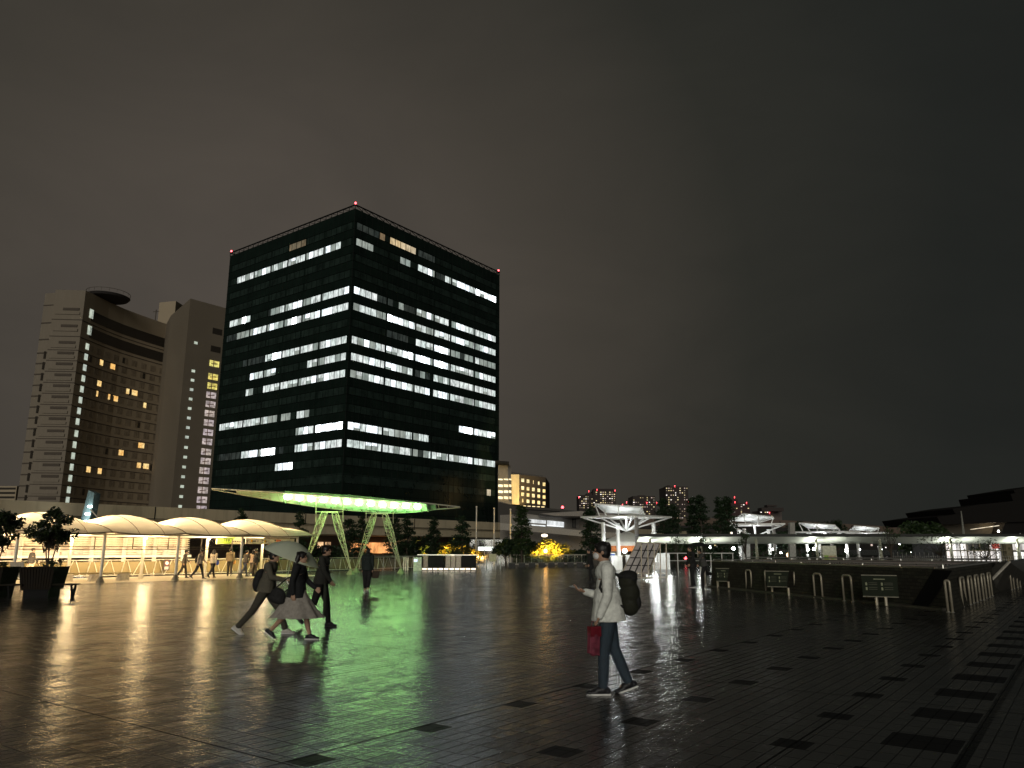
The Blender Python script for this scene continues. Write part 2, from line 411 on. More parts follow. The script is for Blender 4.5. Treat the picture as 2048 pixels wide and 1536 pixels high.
# roof lattice
rl = MB()
cs = [TC, TC+A*57.8, TC+A*57.8+B*52, TC+B*52]
for i in range(4):
    p, q = cs[i], cs[(i+1) % 4]; n = 24; up = Vector((0, 0, 1))
    rl.bar(p+up*84.05, q+up*84.05, .28, .24)
    for j in range(n):
        x = p.lerp(q, j/n)
        rl.bar(x+up*83.0, x+up*84.0, .14, .14); x2 = p.lerp(q, (j+1)/n); rl.bar(x+up*84.0, x2+up*83.1, .12, .1)
rl.build('roof_lattice', mull, tower, True)
pent = MB(); pent.prism([TC+A*8+B*8, TC+A*50+B*8, TC+A*50+B*44, TC+A*8+B*44], 82.9, 83.4); pent.build('roof_plant', dglass, tower, True)
for p in (TC, TC+A*57.3, TC+B*51.6):
    q = MB(); q.ball(p+Vector((0, 0, 84.5)), .27); q.build('red_beacon', redl, tower, True)
q = MB(); q.box(TP('R', 57.9, 22.5, .3), (.8, .8, 1.0)); q.build('corner_lamp', glow('corner_lamp_glow', (1, 1, 1), (.9, .97, 1), 4, lo=.8), tower, True)

# ================================================================ CURVED HOTEL
HZ = 83.7
def up(z): return Vector((0, 0, z))
hp = [(-137.9, 235), (-137.2, 240), (-136.4, 247), (-134.9, 254.4), (-133.2, 260), (-131.0, 266), (-128.6, 272), (-126.2, 277.5)]
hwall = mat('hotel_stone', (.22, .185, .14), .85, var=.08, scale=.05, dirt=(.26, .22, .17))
hwall2 = mat('hotel_stone_brightened', (.40, .325, .225), .85, var=.08, scale=.05)  # same stone, paler to stand in for light missing on the curved front
hdark = mat('hotel_groove', (.09, .072, .055), .9)
hwin = mat('hotel_unlit_window', (.27, .22, .155), .35, var=.3, scale=.3)
hwind = mat('hotel_dark_window', (.045, .038, .030), .2)
hotel = thing('hotel_building', 'tall beige hotel with concave curved front and a few amber windows', 'hotel', (-138, 237, 0))
poly = [(-152.8, 238), (-147.2, 237), (-147.2, 234.2)]+hp+[(-140, 300), (-165, 285)]
b_ = MB(); b_.prism(poly, 0, HZ)
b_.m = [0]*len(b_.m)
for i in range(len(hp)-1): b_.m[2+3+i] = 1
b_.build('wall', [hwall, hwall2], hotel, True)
zrow = []
wx = [572, 560, 546, 538, 530, 521, 512, 503, 494, 485, 477, 466, 457, 448, 439, 430, 422]
wy = [275, 378, 480, 545, 612, 680, 747, 815, 883, 950, 1025, 1095, 1165, 1235, 1305, 1378, 1443]
def hseg(px, py):
    for i in range(len(hp)-1):
        t, z = wallhit(px, py, hp[i], hp[i+1]); L_ = (Vector(hp[i+1])-Vector(hp[i])).length
        if -.01 <= t <= L_+.01 or (i == len(hp)-2): return i, max(0, t), z
def hpt(i, t, z, out=0):
    p = Vector((*hp[i], 0)); q = Vector((*hp[i+1], 0)); dd = (q-p).normalized(); nn = Vector((dd.y, -dd.x, 0))
    return p+dd*t+nn*out+up(z), dd, nn
def hwindow(px, py, wm, hm, m, name='window'):
    i, t, z = hseg(px, py); p, dd, nn = hpt(i, t, z, .05)
    q = MB(); q.plate([p-dd*wm/2-up(hm/2), p+dd*wm/2-up(hm/2), p+dd*wm/2+up(hm/2), p-dd*wm/2+up(hm/2)], nn*.08)
    return q.build(name, m, hotel, True)
for i, (x, y) in enumerate(zip(wx, wy)):
    px, py = x/3.134, 540+y/3.134
    zrow.append(hseg(px, py)[2])
    hwindow(px, py, 1.5 if i > 1 else 1.8, 2.0 if i > 1 else 3.0, palew)
for x, y, ww in ((635, 580, 2.6), (706, 605, 3.4), (621, 711, 3.2), (800, 760, 2), (843, 770, 3.8), (608, 775, 1.2), (683, 795, 1.3), (722, 806, 3.4), (907, 848, 1.8), (885, 1100, 4), (758, 1145, 3.2), (870, 1224, 2.6), (914, 1230, 3.8), (553, 1250, 3.2), (624, 1260, 2.6)):
    hwindow(x/3.134, 540+y/3.134, ww*.62, 1.8, amber)
grv = MB(); gr_a = MB(); gr_b = MB(); HL = []
for i in range(len(hp)-1): HL.append((Vector(hp[i+1])-Vector(hp[i])).length)
def along(s):
    for i, L_ in enumerate(HL):
        if s <= L_ or i == len(HL)-1: return i, s
        s -= L_
tot = sum(HL); cnt = 0
for r, z in enumerate(zrow):
    zg = z-2.4 if r > 1 else z-3.4
    for i in range(len(HL)):
        p, _, n1 = hpt(i, 0, zg, .06); q, _, _ = hpt(i, HL[i], zg, .06); grv.bar(p, q, .12, .24)
    gr_a.bar((-152.8, 237.95-.05, zg), (-147.2, 236.9, zg), .12, .4); gr_b.bar((-147.2, 234.15, zg+.2), (-137.9, 234.9, zg+.2), .1, .25)
    if r == 0: gr_a.bar((-152.8, 237.9, zg+6), (-147.2, 236.9, zg+6), .12, .3)
    if r < 2:
        q = MB()
        for s0 in range(int(5), int(tot-1), 2):
            i, s = along(s0); p, dd, nn = hpt(i, s, z-.4, .05)
            q.plate([p-dd*1.02-up(1.9), p+dd*1.02-up(1.9), p+dd*1.02+up(1.5), p-dd*1.02+up(1.5)], nn*.08)
        q.build('restaurant_window_band', hwind, hotel, True)
    else:
        j = 0
        for s0 in [6+2.1*n_+(.9 if n_ % 2 else 0) for n_ in range(17)]:
            j += 1
            if s0 > tot-1: continue
            i, s = along(s0); p, dd, nn = hpt(i, s, z-.2, .03); cnt += 1
            dk = random.random() < .05
            q = MB(); q.plate([p-dd*.5-up(1.0), p+dd*.5-up(1.0), p+dd*.5+up(1.0), p-dd*.5+up(1.0)], nn*.05)
            if cnt <= 62: q.build('window', hwind if dk else hwin, hotel, True)
            else:
                if cnt == 63: hrest = MB()
                hrest.mi = 1 if dk else 0; hrest.v, o0 = hrest.v+q.v, len(hrest.v)
                for f in q.f: hrest.f.append([o0+v_ for v_ in f]); hrest.m.append(hrest.mi); hrest.s.append(False)
    # balcony slot on the stepped end, its shade drawn as a dark block
    q = MB(); zz = z+.3
    q.box((-141.6, 234.6, zz), (5.0, .3, .8), R(4.6)); q.build('balcony', hdark, hotel, True)
    if r > 2:
        q = MB(); q.plate([(-150.2, 237.35, zz-1.2), (-149.5, 237.2, zz-1.2), (-149.5, 237.2, zz+1.2), (-150.2, 237.35, zz+1.2)], (0, -.1, 0)); q.build('side_window', hwind, hotel, True)
o = hrest.build('windows', [hwin, hwind], hotel, True); o['kind'] = 'stuff'
grv.build('floor_grooves', hdark, hotel, True); gr_a.build('side_grooves', hdark, hotel, True); gr_b.build('end_grooves', hdark, hotel, True)
# balcony parapets
for z in zrow: bp_ = MB(); bp_.box((-142.6, 234.45, z-1.1), (7.6, .3, .8), R(4.6)); bp_.build('balcony_parapet', hwall, hotel, True)
# roof helipad disc
hd = MB(); c0 = Vector((-136.0, 245, 83.9)); hd.lathe([(0, 0), (6.2, .2), (6.8, .9), (0, .9)], c0, 36); hd.build('helipad', mat('helipad_metal', (.035, .03, .028), .7), hotel, True)
hr = MB(); hr.tube([c0+Vector((6.7*math.cos(t/18*math.pi), 6.7*math.sin(t/18*math.pi), 2.2)) for t in range(37)], .08, 5, False)
for t in range(0, 36, 2): hr.bar(c0+Vector((6.7*math.cos(t/18*math.pi), 6.7*math.sin(t/18*math.pi), 1.2)), c0+Vector((6.7*math.cos(t/18*math.pi), 6.7*math.sin(t/18*math.pi), 2.2)), .07)
hr.build('helipad_railing', hdark, hotel, True)
# tower wing on the right
P1, P2 = at(381, 597, 243), at(462, 620, 255); P0 = at(345, 600, 262)
wing = [(P1.x, P1.y), (P2.x, P2.y), (P2.x-6, P2.y+30), (P0.x-12, P0.y+20), (P0.x, P0.y)]
q = MB(); q.prism(wing, 0, P1.z); q.build('wing', mat('hotel_stone_wing', (.20, .165, .12), .85, var=.08, scale=.05), hotel, True)
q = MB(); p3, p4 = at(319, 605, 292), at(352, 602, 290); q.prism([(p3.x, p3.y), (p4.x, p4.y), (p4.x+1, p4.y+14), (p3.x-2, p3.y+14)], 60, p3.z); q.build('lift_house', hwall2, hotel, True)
q = MB(); m0 = at(312, 625, 292); q.bar(m0-up(4), m0+up(1.2), .25); q.bar(m0+Vector((-1.2, 0, .3)), m0+Vector((1.6, 0, .5)), .2); q.build('roof_mast', hdark, hotel, True)
def wwin(px, py, wp, hp_, m, name='window'):
    t, z = wallhit(px, py, P1.xy, P2.xy); dd = (P2-P1); dd.z = 0; dd.normalize(); nn = Vector((dd.y, -dd.x, 0))
    p = Vector((P1.x, P1.y, 0))+dd*t+nn*.05+up(z)
    q = MB(); s_ = .17; ww = wp*s_/max(.4, dd.x); hh = hp_*s_
    q.plate([p-dd*ww/2-up(hh/2), p+dd*ww/2-up(hh/2), p+dd*ww/2+up(hh/2), p-dd*ww/2+up(hh/2)], nn*.08)
    f = q.build(name, m, hotel, True)
    return f, p, dd, nn, ww, hh
stw = glow('stair_window_glow', (1, .84, .72), (.95, .8, .85), .72, .7, (1, 1, 1.6), .3); sty = glow('stair_window_yellow', (1, .8, .2), (.9, .85, .25), 1.2, .7, (1, 1, 1.6), .3)
for x, y in ((1227, 457), (1211, 633), (1206, 691), (1200, 750), (1194, 809), (1188, 868), (1183, 928), (1177, 988), (1171, 1048), (1165, 1112), (1160, 1173), (1153, 1235), (1147, 1296), (1141, 1357), (1135, 1420), (1128, 1482)):
    wwin(x/3.134, 540+y/3.134, 4.2, 5.0, palew)
for i, (x, y) in enumerate(((1361, 386), (1350, 497), (1343, 588), (1335, 670), (1330, 728), (1323, 785), (1319, 842), (1313, 900), (1308, 958), (1304, 1018), (1298, 1076), (1292, 1140), (1288, 1198), (1281, 1258), (1276, 1320), (1271, 1380), (1265, 1440), (1262, 1498))):
    f, p, dd, nn, ww, hh = wwin(x/3.134, 540+y/3.134, 12.5, 12, hwind if i < 2 else (sty if i < 5 else stw), 'stair_window')
    if i > 1:
        q = MB(); c_ = p+nn*.16; q.bar(c_-dd*ww*.1-up(hh/2), c_-dd*ww*.1+up(hh/2), .2); q.bar(c_-dd*ww*.35-up(hh*.12), c_+dd*ww*.3+up(hh*.05), .25)
        q.build('stair_flight', mat('stair_rail', (.25, .12, .07), .6), f, True)
# low block far left
q = MB(); t_ = thing('low_office_block', 'low dark striped office block far left behind the deck', 'office building', (at(15, 1000, 300).x, 300, 0))
pa, pb = at(-40, 972, 300), at(34, 972, 300); q.prism([(pa.x, 300), (pb.x, 300), (pb.x, 315), (pa.x, 315)], 0, pa.z); q.build('wall', hwall2, t_, True)
q = MB()
for i in range(5): z = pa.z-1-i*1.7; q.box(((pa.x+pb.x)/2, 299.9, z), (pb.x-pa.x-.6, .1, .8))
q.build('window_bands', hwind, t_, True)

# ================================================================ ELEVATED DECK behind the trees
dk = thing('elevated_road_deck', 'long beige concrete elevated deck wall crossing behind the canopies and trees', 'bridge', W(65, 84.3))
DB = 84.3
def dmat():
    m = mat('deck_concrete', (.47, .40, .27), .85, var=.1, scale=.25, bump=.01, bs=6, dirt=(.30, .25, .17)); return m
q = MB()
q.prism([W(-30, DB).xy, W(190, DB).xy, W(190, DB+.5).xy, W(-30, DB+.5).xy], 4.95, 6.40); q.build('parapet', dmat(), dk, True)
q = MB(); q.prism([W(-30, DB+.35).xy, W(190, DB+.35).xy, W(190, DB+9).xy, W(-30, DB+9).xy], 3.75, 4.95); q.build('beam', dmat(), dk, True)
q = MB()
for i in range(-1, 10):
    p = W(i*21+4, DB-.02, 5.67); q.bar(p-up(.7), p+up(.7), .10, .05)
q.bar(W(-30, DB-.03, 5.05), W(190, DB-.03, 5.05), .12, .06)
q.build('joint', black, dk, True)
for i in range(0, 8):
    q = MB(); q.box(W(i*24-6, DB+4, 1.9), (1.6, 2.2, 3.75), RZ); q.build('pier', dmat(), dk, True)
bw = thing('brown_underpass_wall', 'dark brown wall under the elevated deck with warm openings', 'wall', W(70, 93))
q = MB(); q.prism([W(-30, 93.5).xy, W(190, 93.5).xy, W(190, 94).xy, W(-30, 94).xy], 0, 3.75); q.build('wall', mat('brown_render', (.11, .08, .055), .8), bw, True)
ow = glow('orange_shop_glow', (1, .42, .14), (1, .68, .38), 1.7, .5, (1, 1, .6), .1)
for px in (640, 655, 715, 735, 757, 775, 790):
    x, s = ray(px, 1098); pt = None
    t, z = wallhit(px, 1098, W(0, 93.4).xy, W(50, 93.4).xy)
    q = MB(); c_ = W(t, 93.4, 2.0); wd = 1.5 if px > 700 else .5
    q.plate([c_-A*wd-up(.9), c_+A*wd-up(.9), c_+A*wd+up(.8), c_-A*wd+up(.8)], -B*.1); q.build('lit_opening', ow, bw, True)

# blue leaning pylon with lamps by the deck
py_ = thing('leaning_pylon', 'blue grey leaning steel pylon fin with three small lamps before the deck', 'pylon', (at(175, 1050, 78).x, 78, 0))
q = MB(); q.plate([at(152, 1078, 78), at(172, 1078, 78), at(189, 986, 78), at(177, 980, 78)], (0, 1.2, 0)); q.build('fin', mat('pylon_blue_paint', (.10, .16, .17), .35, metal=.2), py_, True)
for px, y_ in ((180, 1013), (174.5, 1028), (171, 1043)):
    q = MB(); q.ball(at(px, y_, 77.8), (.26, .2, .10)); q.build('lamp', wlamp, py_, True)
lamp('pylon_light', at(180, 1016, 77), 60, (.9, 1, .95), .3)
sp = thing('street_lamp', 'slim angled street lamp beside the leaning blue pylon', 'street lamp', (at(200, 1050, 74).x, 74, 0))
q = MB(); q.tube([(at(201, 1042, 74).x, 74, 0), at(201, 1042, 74), at(184, 1022, 74)], .06, 6); q.build('pole', cream, sp, True)
q = MB(); q.bar(at(186, 1024, 74), at(181, 1019, 74), .2, .1); q.build('lamp_head', cream, sp, True)

# ================================================================ TREES
def leaves(mb, c, r, n, s, sq=(1, 1, 1)):
    for _ in range(n):
        d_ = Vector((random.gauss(0, 1), random.gauss(0, 1), random.gauss(0, 1))).normalized()*(random.random()**.45)*r
        p = Vector(c)+Vector((d_.x*sq[0], d_.y*sq[1], d_.z*sq[2]))
        u = Vector((random.uniform(-1, 1), random.uniform(-1, 1), random.uniform(-.6, .6))).normalized(); v = u.cross(Vector((random.uniform(-1, 1), random.uniform(-1, 1), random.uniform(-1, 1)))).normalized()
        k_ = s*random.uniform(.6, 1.3)
        mb.add([p-u*k_, p+v*k_*.45, p+u*k_, p-v*k_*.45], [(0, 1, 2, 3)])
def conifer(loc, h, w_, label, mt=None, n=16, ls=.30, group=None, dens=1):
    w_ *= .58; ls *= .75; dens *= .8
    t = thing('columnar_tree', label, 'tree', loc, random.random()*6, group)
    tk = MB(); tk.tube([(0, 0, 0), (.05, 0, h*.5), (0, .03, h*.98)], [h*.018, h*.012, .02], 6)
    fo = MB()
    for i in range(n):
        z = h*(.22+.76*(i+.5)/n); f = 1-((i+.5)/n)**2.2*.75
        for j in range(4):
            a_ = i*2.4+j*1.57+random.uniform(-.5, .5); rr = w_*.5*f*random.uniform(.55, 1.1); zz = z+random.uniform(-.3, .3)
            e = Vector((math.cos(a_)*rr, math.sin(a_)*rr, zz-rr*.12)); tk.tube([(0, 0, zz-rr*.2), e], [.04, .012], 4, False)
            leaves(fo, e, w_*.17, int(26*dens), ls*.55, (1.2, 1.2, .6)); leaves(fo, e*.6+up(zz*.4), w_*.14, int(12*dens), ls*.55)
    tk.build('trunk', bark, t); fo.build('crown', mt or leaf2, t); return t
def broad(loc, h, w_, label, mt=None, n=14, ls=.2, group=None, trunk=.35, name='broadleaf_tree', k_=60):
    t = thing(name, label, 'tree' if 'tree' in name else 'bush', loc, random.random()*6, group)
    tk = MB(); fo = MB(); tk.tube([(0, 0, 0), (.06*w_, 0, h*trunk)], [h*.03, h*.02], 6)
    for i in range(n):
        a_ = i*2.4; f = math.sqrt((i+.5)/n); zz = h*(trunk+.12)+(h*(1-trunk)-.25*w_)*random.random(); lim = math.sin(math.pi*min(1, max(.1, (zz/h-trunk)/(1-trunk)*.8+.15)))
        e = Vector((math.cos(a_)*w_*.42*f*lim, math.sin(a_)*w_*.42*f*lim, zz))
        tk.tube([(.06*w_, 0, h*trunk), e*.5+up(h*trunk*.5+.0), e], [h*.012, h*.007, .01], 4, False)
        leaves(fo, e, w_*.20*random.uniform(.7, 1.2), k_, ls*.6, (1.1, 1.1, .75))
    tk.build('trunk' if trunk > .1 else 'stem', bark, t); fo.build('crown' if trunk > .1 else 'foliage', mt or leaf, t); return t

# ================================================================ TENSILE CANOPIES on posts
memb = mat('tensile_membrane', (.80, .76, .66), .6, var=.05, scale=1.2, transl=.5)
memseam = mat('membrane_seam', (.30, .23, .15), .7)
fa, fb = 12.9+6.6-.4, 40.4   # a-coordinate of first front post is computed below
p0 = Vector((-20.7, 39.6, 0)); a0, b0 = p0.dot(A), p0.dot(B)
ordinals = ['leftmost', 'second from left', 'third from left', 'fourth from left', 'rightmost, green tinted']
for i, u0 in enumerate((-8, -4, 0, 4, 8)):
    t = thing('tensile_canopy', '%s of the domed cream tensile canopies over the ramp entrance' % ordinals[i], 'canopy', W(a0+u0+2, b0+2), 0, 'domed tensile canopies in a row')
    def fn(u, v, u0=u0):
        z = 2.50+1.02*math.sin(math.pi*min(1, v*.94+.0))**.75*(.50+.50*math.sin(math.pi*u)**1.1)-.10*math.sin(math.pi*u)*(1-v)**4
        return W(a0+u0+u*4.0+(.7*u*(1-abs(2*v-1))**.0 if u0 == 8 and u > .99 else 0), b0-.7+v*6.2, z)
    q = MB(); q.sm = True; q.sheet(fn, 18, 18); o = q.build('membrane', memb, t, True)
    q = MB()
    for u in (0.002, .36, .7, .998): q.tube([fn(u, v/14)+up(.02) for v in range(15)], .014 if .1 < u < .9 else .028, 4, False)
    q.tube([fn(u/10, 0) for u in range(11)], .035, 5, False); q.tube([fn(u/10, 1) for u in range(11)], .03, 5, False)
    q.build('cable', memseam, t, True)
    q = MB(); q.bar(W(a0+u0, b0, 2.40), W(a0+u0+4, b0, 2.40), .09, .08); q.bar(W(a0+u0, b0+3.6, 2.40), W(a0+u0+4, b0+3.6, 2.40), .09, .08); q.bar(W(a0+u0+.06, b0+.05, 2.40), W(a0+u0+.06, b0+3.55, 2.40), .08, .07)
    q.build('beam', cream, t, True)
orn = ['far left', 'first', 'second', 'third', 'fourth']
for i, u in enumerate((-4, 0, 4, 8, 12)):
    for row, dw in (('front', 0), ('rear', 3.6)):
        loc = W(a0+u, b0+dw)
        t = thing('canopy_post', '%s white round %s post under the tensile canopies%s' % (orn[i], row, ', standing on a cone foot' if not dw else ', topped by a warm lamp'), 'post', loc, RZ, 'canopy posts')
        q = MB(); q.tube([(0, 0, .0), (0, 0, 2.45)], .085 if dw else .075, 12); q.build('shaft', cream, t)
        q = MB(); q.lathe([(.21, 0), (.17, .10), (.085, .30), (.08, .32)] if not dw else [(.13, 0), (.13, .28), (.09, .30)], (0, 0, 0.002), 14); q.build('foot', mat('post_foot', (.20, .18, .13), .5) if not dw else cream, t)
        if dw:
            q = MB(); q.ball((0, -.16, 2.30), (.085, .085, .06)); q.build('lamp', warmlamp, t)
            lamp('canopy_light', loc+Vector((-B.x*.45, -B.y*.45, 2.10)), 130, (1, .74, .42), .30); lamp('canopy_fill_up', loc+Vector((-B.x*1.2, -B.y*1.2, 1.95)), 330, (1, .74, .42), kind='AREA', size=(1.2, .8), rot=(math.pi, 0, RZ)); spot('canopy_fill_wall', loc+Vector((B.x*.3, B.y*.3, 2.3)), loc+B*6.5+up(1.1), 1500, (1, .76, .46), 125)  # area lamps and wall spots added to brighten membrane and wall, no such fittings
lamp('canopy_light', W(a0-7.5, b0+3.2, 2.15), 130, (1, .74, .42), .3)
# frame with two bars and glass between the first posts
gs = thing('glass_wind_screen', 'framed glass wind screen with twin rails between the canopy posts', 'screen', W(a0+2, b0+1.0))
q = MB()
for z in (2.28, 1.78, 1.66): q.bar(W(a0-4, b0+1.0, z), W(a0+8, b0+1.0, z), .05, .045)
for u in range(-4, 9, 2): q.bar(W(a0+u, b0+1.0, 1.66), W(a0+u, b0+1.0, 2.3), .045)
q.build('frame', mat('screen_frame', (.20, .16, .11), .4, metal=.4), gs, True)
q = MB(); q.prism([W(a0-4, b0+1.0).xy, W(a0+8, b0+1.0).xy, W(a0+8, b0+1.01).xy, W(a0-4, b0+1.01).xy], 1.8, 2.26); q.build('glass_pane', glass('screen_glass', (.97, .95, .9), .94), gs, True)
# white lattice wall behind
lw = thing('white_lattice_wall', 'brightly lit white lattice wall behind the ramp barrier', 'wall', W(a0+2, 50))
lat = mat('lattice_white', (.82, .74, .60), .5, var=.06)
pan = mat('lattice_panel', (.62, .50, .38), .5, var=.3, scale=2.5)
a1, a2, lb = a0-8, a0+11.0, 50.6
q = MB(); q.prism([W(a1, lb+.4).xy, W(a2, lb+.4).xy, W(a2, lb+.5).xy, W(a1, lb+.5).xy], 1.2, 3.1); q.build('panel', pan, lw, True)
q = MB(); z = 1.25
while z < 3.1: q.bar(W(a1, lb+.2, z), W(a2, lb+.2, z), .05, .045); z += .135
q.build('slats', lat, lw, True)
q = MB(); u = a1
while u <= a2: q.bar(W(u, lb, 0.0), W(u, lb, 3.1), .20, .16); u += 2.05
q.bar(W(a1, lb-.1, 1.22), W(a2, lb-.1, 1.22), .12, .15); q.bar(W(a1, lb-.1, 3.12), W(a2, lb-.1, 3.12), .2, .3)
q.build('frame', lat, lw, True)
random.seed(11)
q = MB()
for i in range(34):
    u = random.uniform(a1+.2, a2-1); z = random.choice([1.45, 1.9, 2.3, 2.6]); q.box(W(u, lb+.12, z), (random.uniform(.3, .8), .02, random.uniform(.12, .35)), RZ)
q.build('notice_panels', mat('notice_pale', (.62, .50, .42), .6, var=.4, scale=2), lw, True)
# ramp barrier with V struts
FB = 48.0
bpan = mat('barrier_panel', (.17, .13, .055), .35, var=.2, scale=.8); bst = mat('barrier_strut', (.55, .50, .38), .35, metal=.3)
rb = thing('ramp_barrier', 'long low barrier of olive panels with V shaped steel struts', 'barrier', W(a0+15, FB))
aE = W(0, 0); tE, _z = wallhit(828, 1140, W(0, FB).xy, W(50, FB).xy)
q = MB(); q.prism([W(a0-9, FB+.12).xy, W(tE, FB+.12).xy, W(tE, FB+.15).xy, W(a0-9, FB+.15).xy], .18, .92); q.build('panel', bpan, rb, True)
q = MB(); u = a0-9
while u < tE-1.0:
    q.bar(W(u+.08, FB+.12, .98), W(u+.34, FB-.05, .08), .05, .03); q.bar(W(u+.92, FB+.12, .98), W(u+.66, FB-.05, .08), .05, .03) if int(u) % 2 else q.bar(W(u+.95, FB+.12, .98), W(u+.40, FB-.05, .08), .05, .03)
    u += 1.02
q.build('struts', bst, rb, True)
q = MB(); q.tube([W(a0-9, FB, 1.02), W(tE, FB, 1.02)], .035, 6); q.tube([W(a0-9, FB, .12), W(tE, FB, .12)], .03, 6); q.build('handrail', bst, rb, True)
rs = thing('round_ban_sign', 'small black notice with round red and white mark on the barrier', 'sign', W(0, 0)); 
tn, zn = wallhit(333, 1131, W(0, FB-.12).xy, W(50, FB-.12).xy); c_ = W(tn, FB-.12, .68); rs.location = W(tn, FB-.12)
q = MB(); q.box(c_, (.42, .03, .68), RZ); q.build('board', mat('notice_black', (.05, .03, .025), .5), rs, True)
q = MB(); q.tube([c_-B*.02+up(.12), c_-B*.035+up(.12)], .13, 16); q.build('white_disc', white, rs, True)
q = MB(); q.tube([c_-B*.036+up(.12)+(A*math.cos(t)+up(1)*math.sin(t))*.12 for t in [j*math.pi/8 for j in range(17)]], .018, 4, False); q.bar(c_-B*.04+up(.04)-A*.07, c_-B*.04+up(.20)+A*.07, .02); q.build('red_ring', mat('sign_red', (.6, .03, .03), .5), rs, True)
q = MB()
for j, z in enumerate((-.13, -.19, -.25)):
    for i in range(3): q.box(c_-B*.02+up(z)+A*(-.09+.09*i), (.06, .01, .035), RZ)
q.build('lettering', white, rs, True)
# benches under the canopy
for i, px in enumerate((160, 216)):
    l_ = gp(px, 1162)
    t = thing('concrete_bench', '%s low bench with pale wedge concrete legs beneath the canopy' % ('left' if i == 0 else 'right'), 'bench', l_, RZ, 'benches beneath the canopy')
    for x in (-.75, .75):
        q = MB(); q.plate([(x-.28, -.2, 0), (x+.28, -.2, 0), (x+.28, -.2, .38), (x-.14, -.2, .38)], (0, .4, 0)); q.build('leg', mat('pale_concrete', (.55, .50, .40), .8), t)
    q = MB(); q.box((0, 0, .41), (2.3, .4, .05)); q.build('seat', mat('bench_olive', (.16, .13, .06), .5), t)

# overhead direction sign
def arrow(mb, c, s, ang, n=B):
    u = A*math.cos(ang)+up(1)*math.sin(ang); v = -A*math.sin(ang)+up(1)*math.cos(ang); c = Vector(c)
    mb.bar(c-u*s*.5, c+u*s*.45, s*.14, .01)
    for sg in (1, -1): mb.bar(c+u*s*.5, c+u*s*.12+v*sg*s*.32, s*.14, .01)
os_ = thing('direction_sign', 'long white overhead sign with black arrows hung from the canopy end', 'sign', W(a0+10, b0+1.4))
SB = b0+1.4
t1, z1 = wallhit(491, 1081, W(0, SB).xy, W(50, SB).xy); t2, z2 = wallhit(588, 1081, W(0, SB).xy, W(50, SB).xy)
q = MB(); q.box(W((t1+t2)/2, SB, 2.16), (t2-t1, .06, .32), RZ); q.build('board', mat('sign_board_white', (.72, .68, .58), .5, var=.05), os_, True)
for z in (2.335, 1.985):
    q = MB(); q.bar(W(t1, SB, z), W(t2, SB, z), .09, .03); q.build('edge_trim', mat('sign_trim', (.3, .22, .14), .5), os_, True)
ink = mat('sign_ink', (.03, .025, .02), .6); yel = mat('sign_yellow', (.75, .42, .03), .5); ora = mat('sign_orange', (.75, .2, .06), .5)
q = MB(); Ls = t2-t1
arrow(q, W(t1+Ls*.05, SB-.05, 2.16), .2, math.pi); arrow(q, W(t1+Ls*.335, SB-.05, 2.16), .2, math.pi/2); arrow(q, W(t1+Ls*.59, SB-.05, 2.16), .2, math.pi/2); q.build('arrows', ink, os_, True)
q = MB()
for f0, f1 in ((.145, .27), (.415, .52), (.70, .95)):
    n = int((f1-f0)*Ls/.085)
    for i in range(n):
        if i % 4 != 3:
            for dz in (.025, -.03): q.box(W(t1+Ls*f0+i*.085, SB-.035, 2.16+dz), (.055, .01, .035), RZ)
q.build('lettering', ink, os_, True)
q = MB(); q.box(W(t1+Ls*.115, SB-.035, 2.16), (.13, .01, .17), RZ); q.box(W(t1+Ls*.385, SB-.035, 2.16), (.13, .01, .17), RZ); q.build('yellow_panels', yel, os_, True)
q = MB(); q.box(W(t1+Ls*.66, SB-.035, 2.16), (.36, .01, .2), RZ); q.build('orange_panel', ora, os_, True)
q = MB()
for f in (.1, .5, .9): q.bar(W(t1+Ls*f, SB, 2.33), W(t1+Ls*f, SB, 2.55), .03)
q.build('hangers', cream, os_, True)
gs2 = thing('green_banner_sign', 'green and cream banner sign hung under the canopy left of the arrow sign', 'sign', W(a0+7, b0+2.6))
SB2 = b0+3.3; t1, _ = wallhit(433, 1076, W(0, SB2).xy, W(50, SB2).xy); t2, _ = wallhit(482, 1076, W(0, SB2).xy, W(50, SB2).xy)
q = MB(); q.box(W((t1+t2)/2, SB2, 2.20), (t2-t1, .05, .42), RZ); q.build('board', mat('banner_cream', (.74, .70, .48), .5), gs2, True)
q = MB(); q.plate([W(t1+.05, SB2-.03, 2.01), W(t1+.95, SB2-.03, 2.01), W(t1+1.3, SB2-.03, 2.4), W(t1+.05, SB2-.03, 2.4)], -B*.01); q.build('green_field', mat('banner_green', (.35, .55, .06), .5, var=.3, scale=1), gs2, True)
q = MB()
for i in range(4):
    x = t1+.35+i*.17; q.box(W(x, SB2-.045, 2.2), (.12, .01, .03), RZ); q.box(W(x, SB2-.045, 2.27), (.10, .01, .03), RZ); q.box(W(x-.03, SB2-.045, 2.21), (.03, .01, .17), RZ)
    q.box(W(x+.8, SB2-.045, 2.15), (.1, .01, .05), RZ)
q.build('lettering', ink, gs2, True)

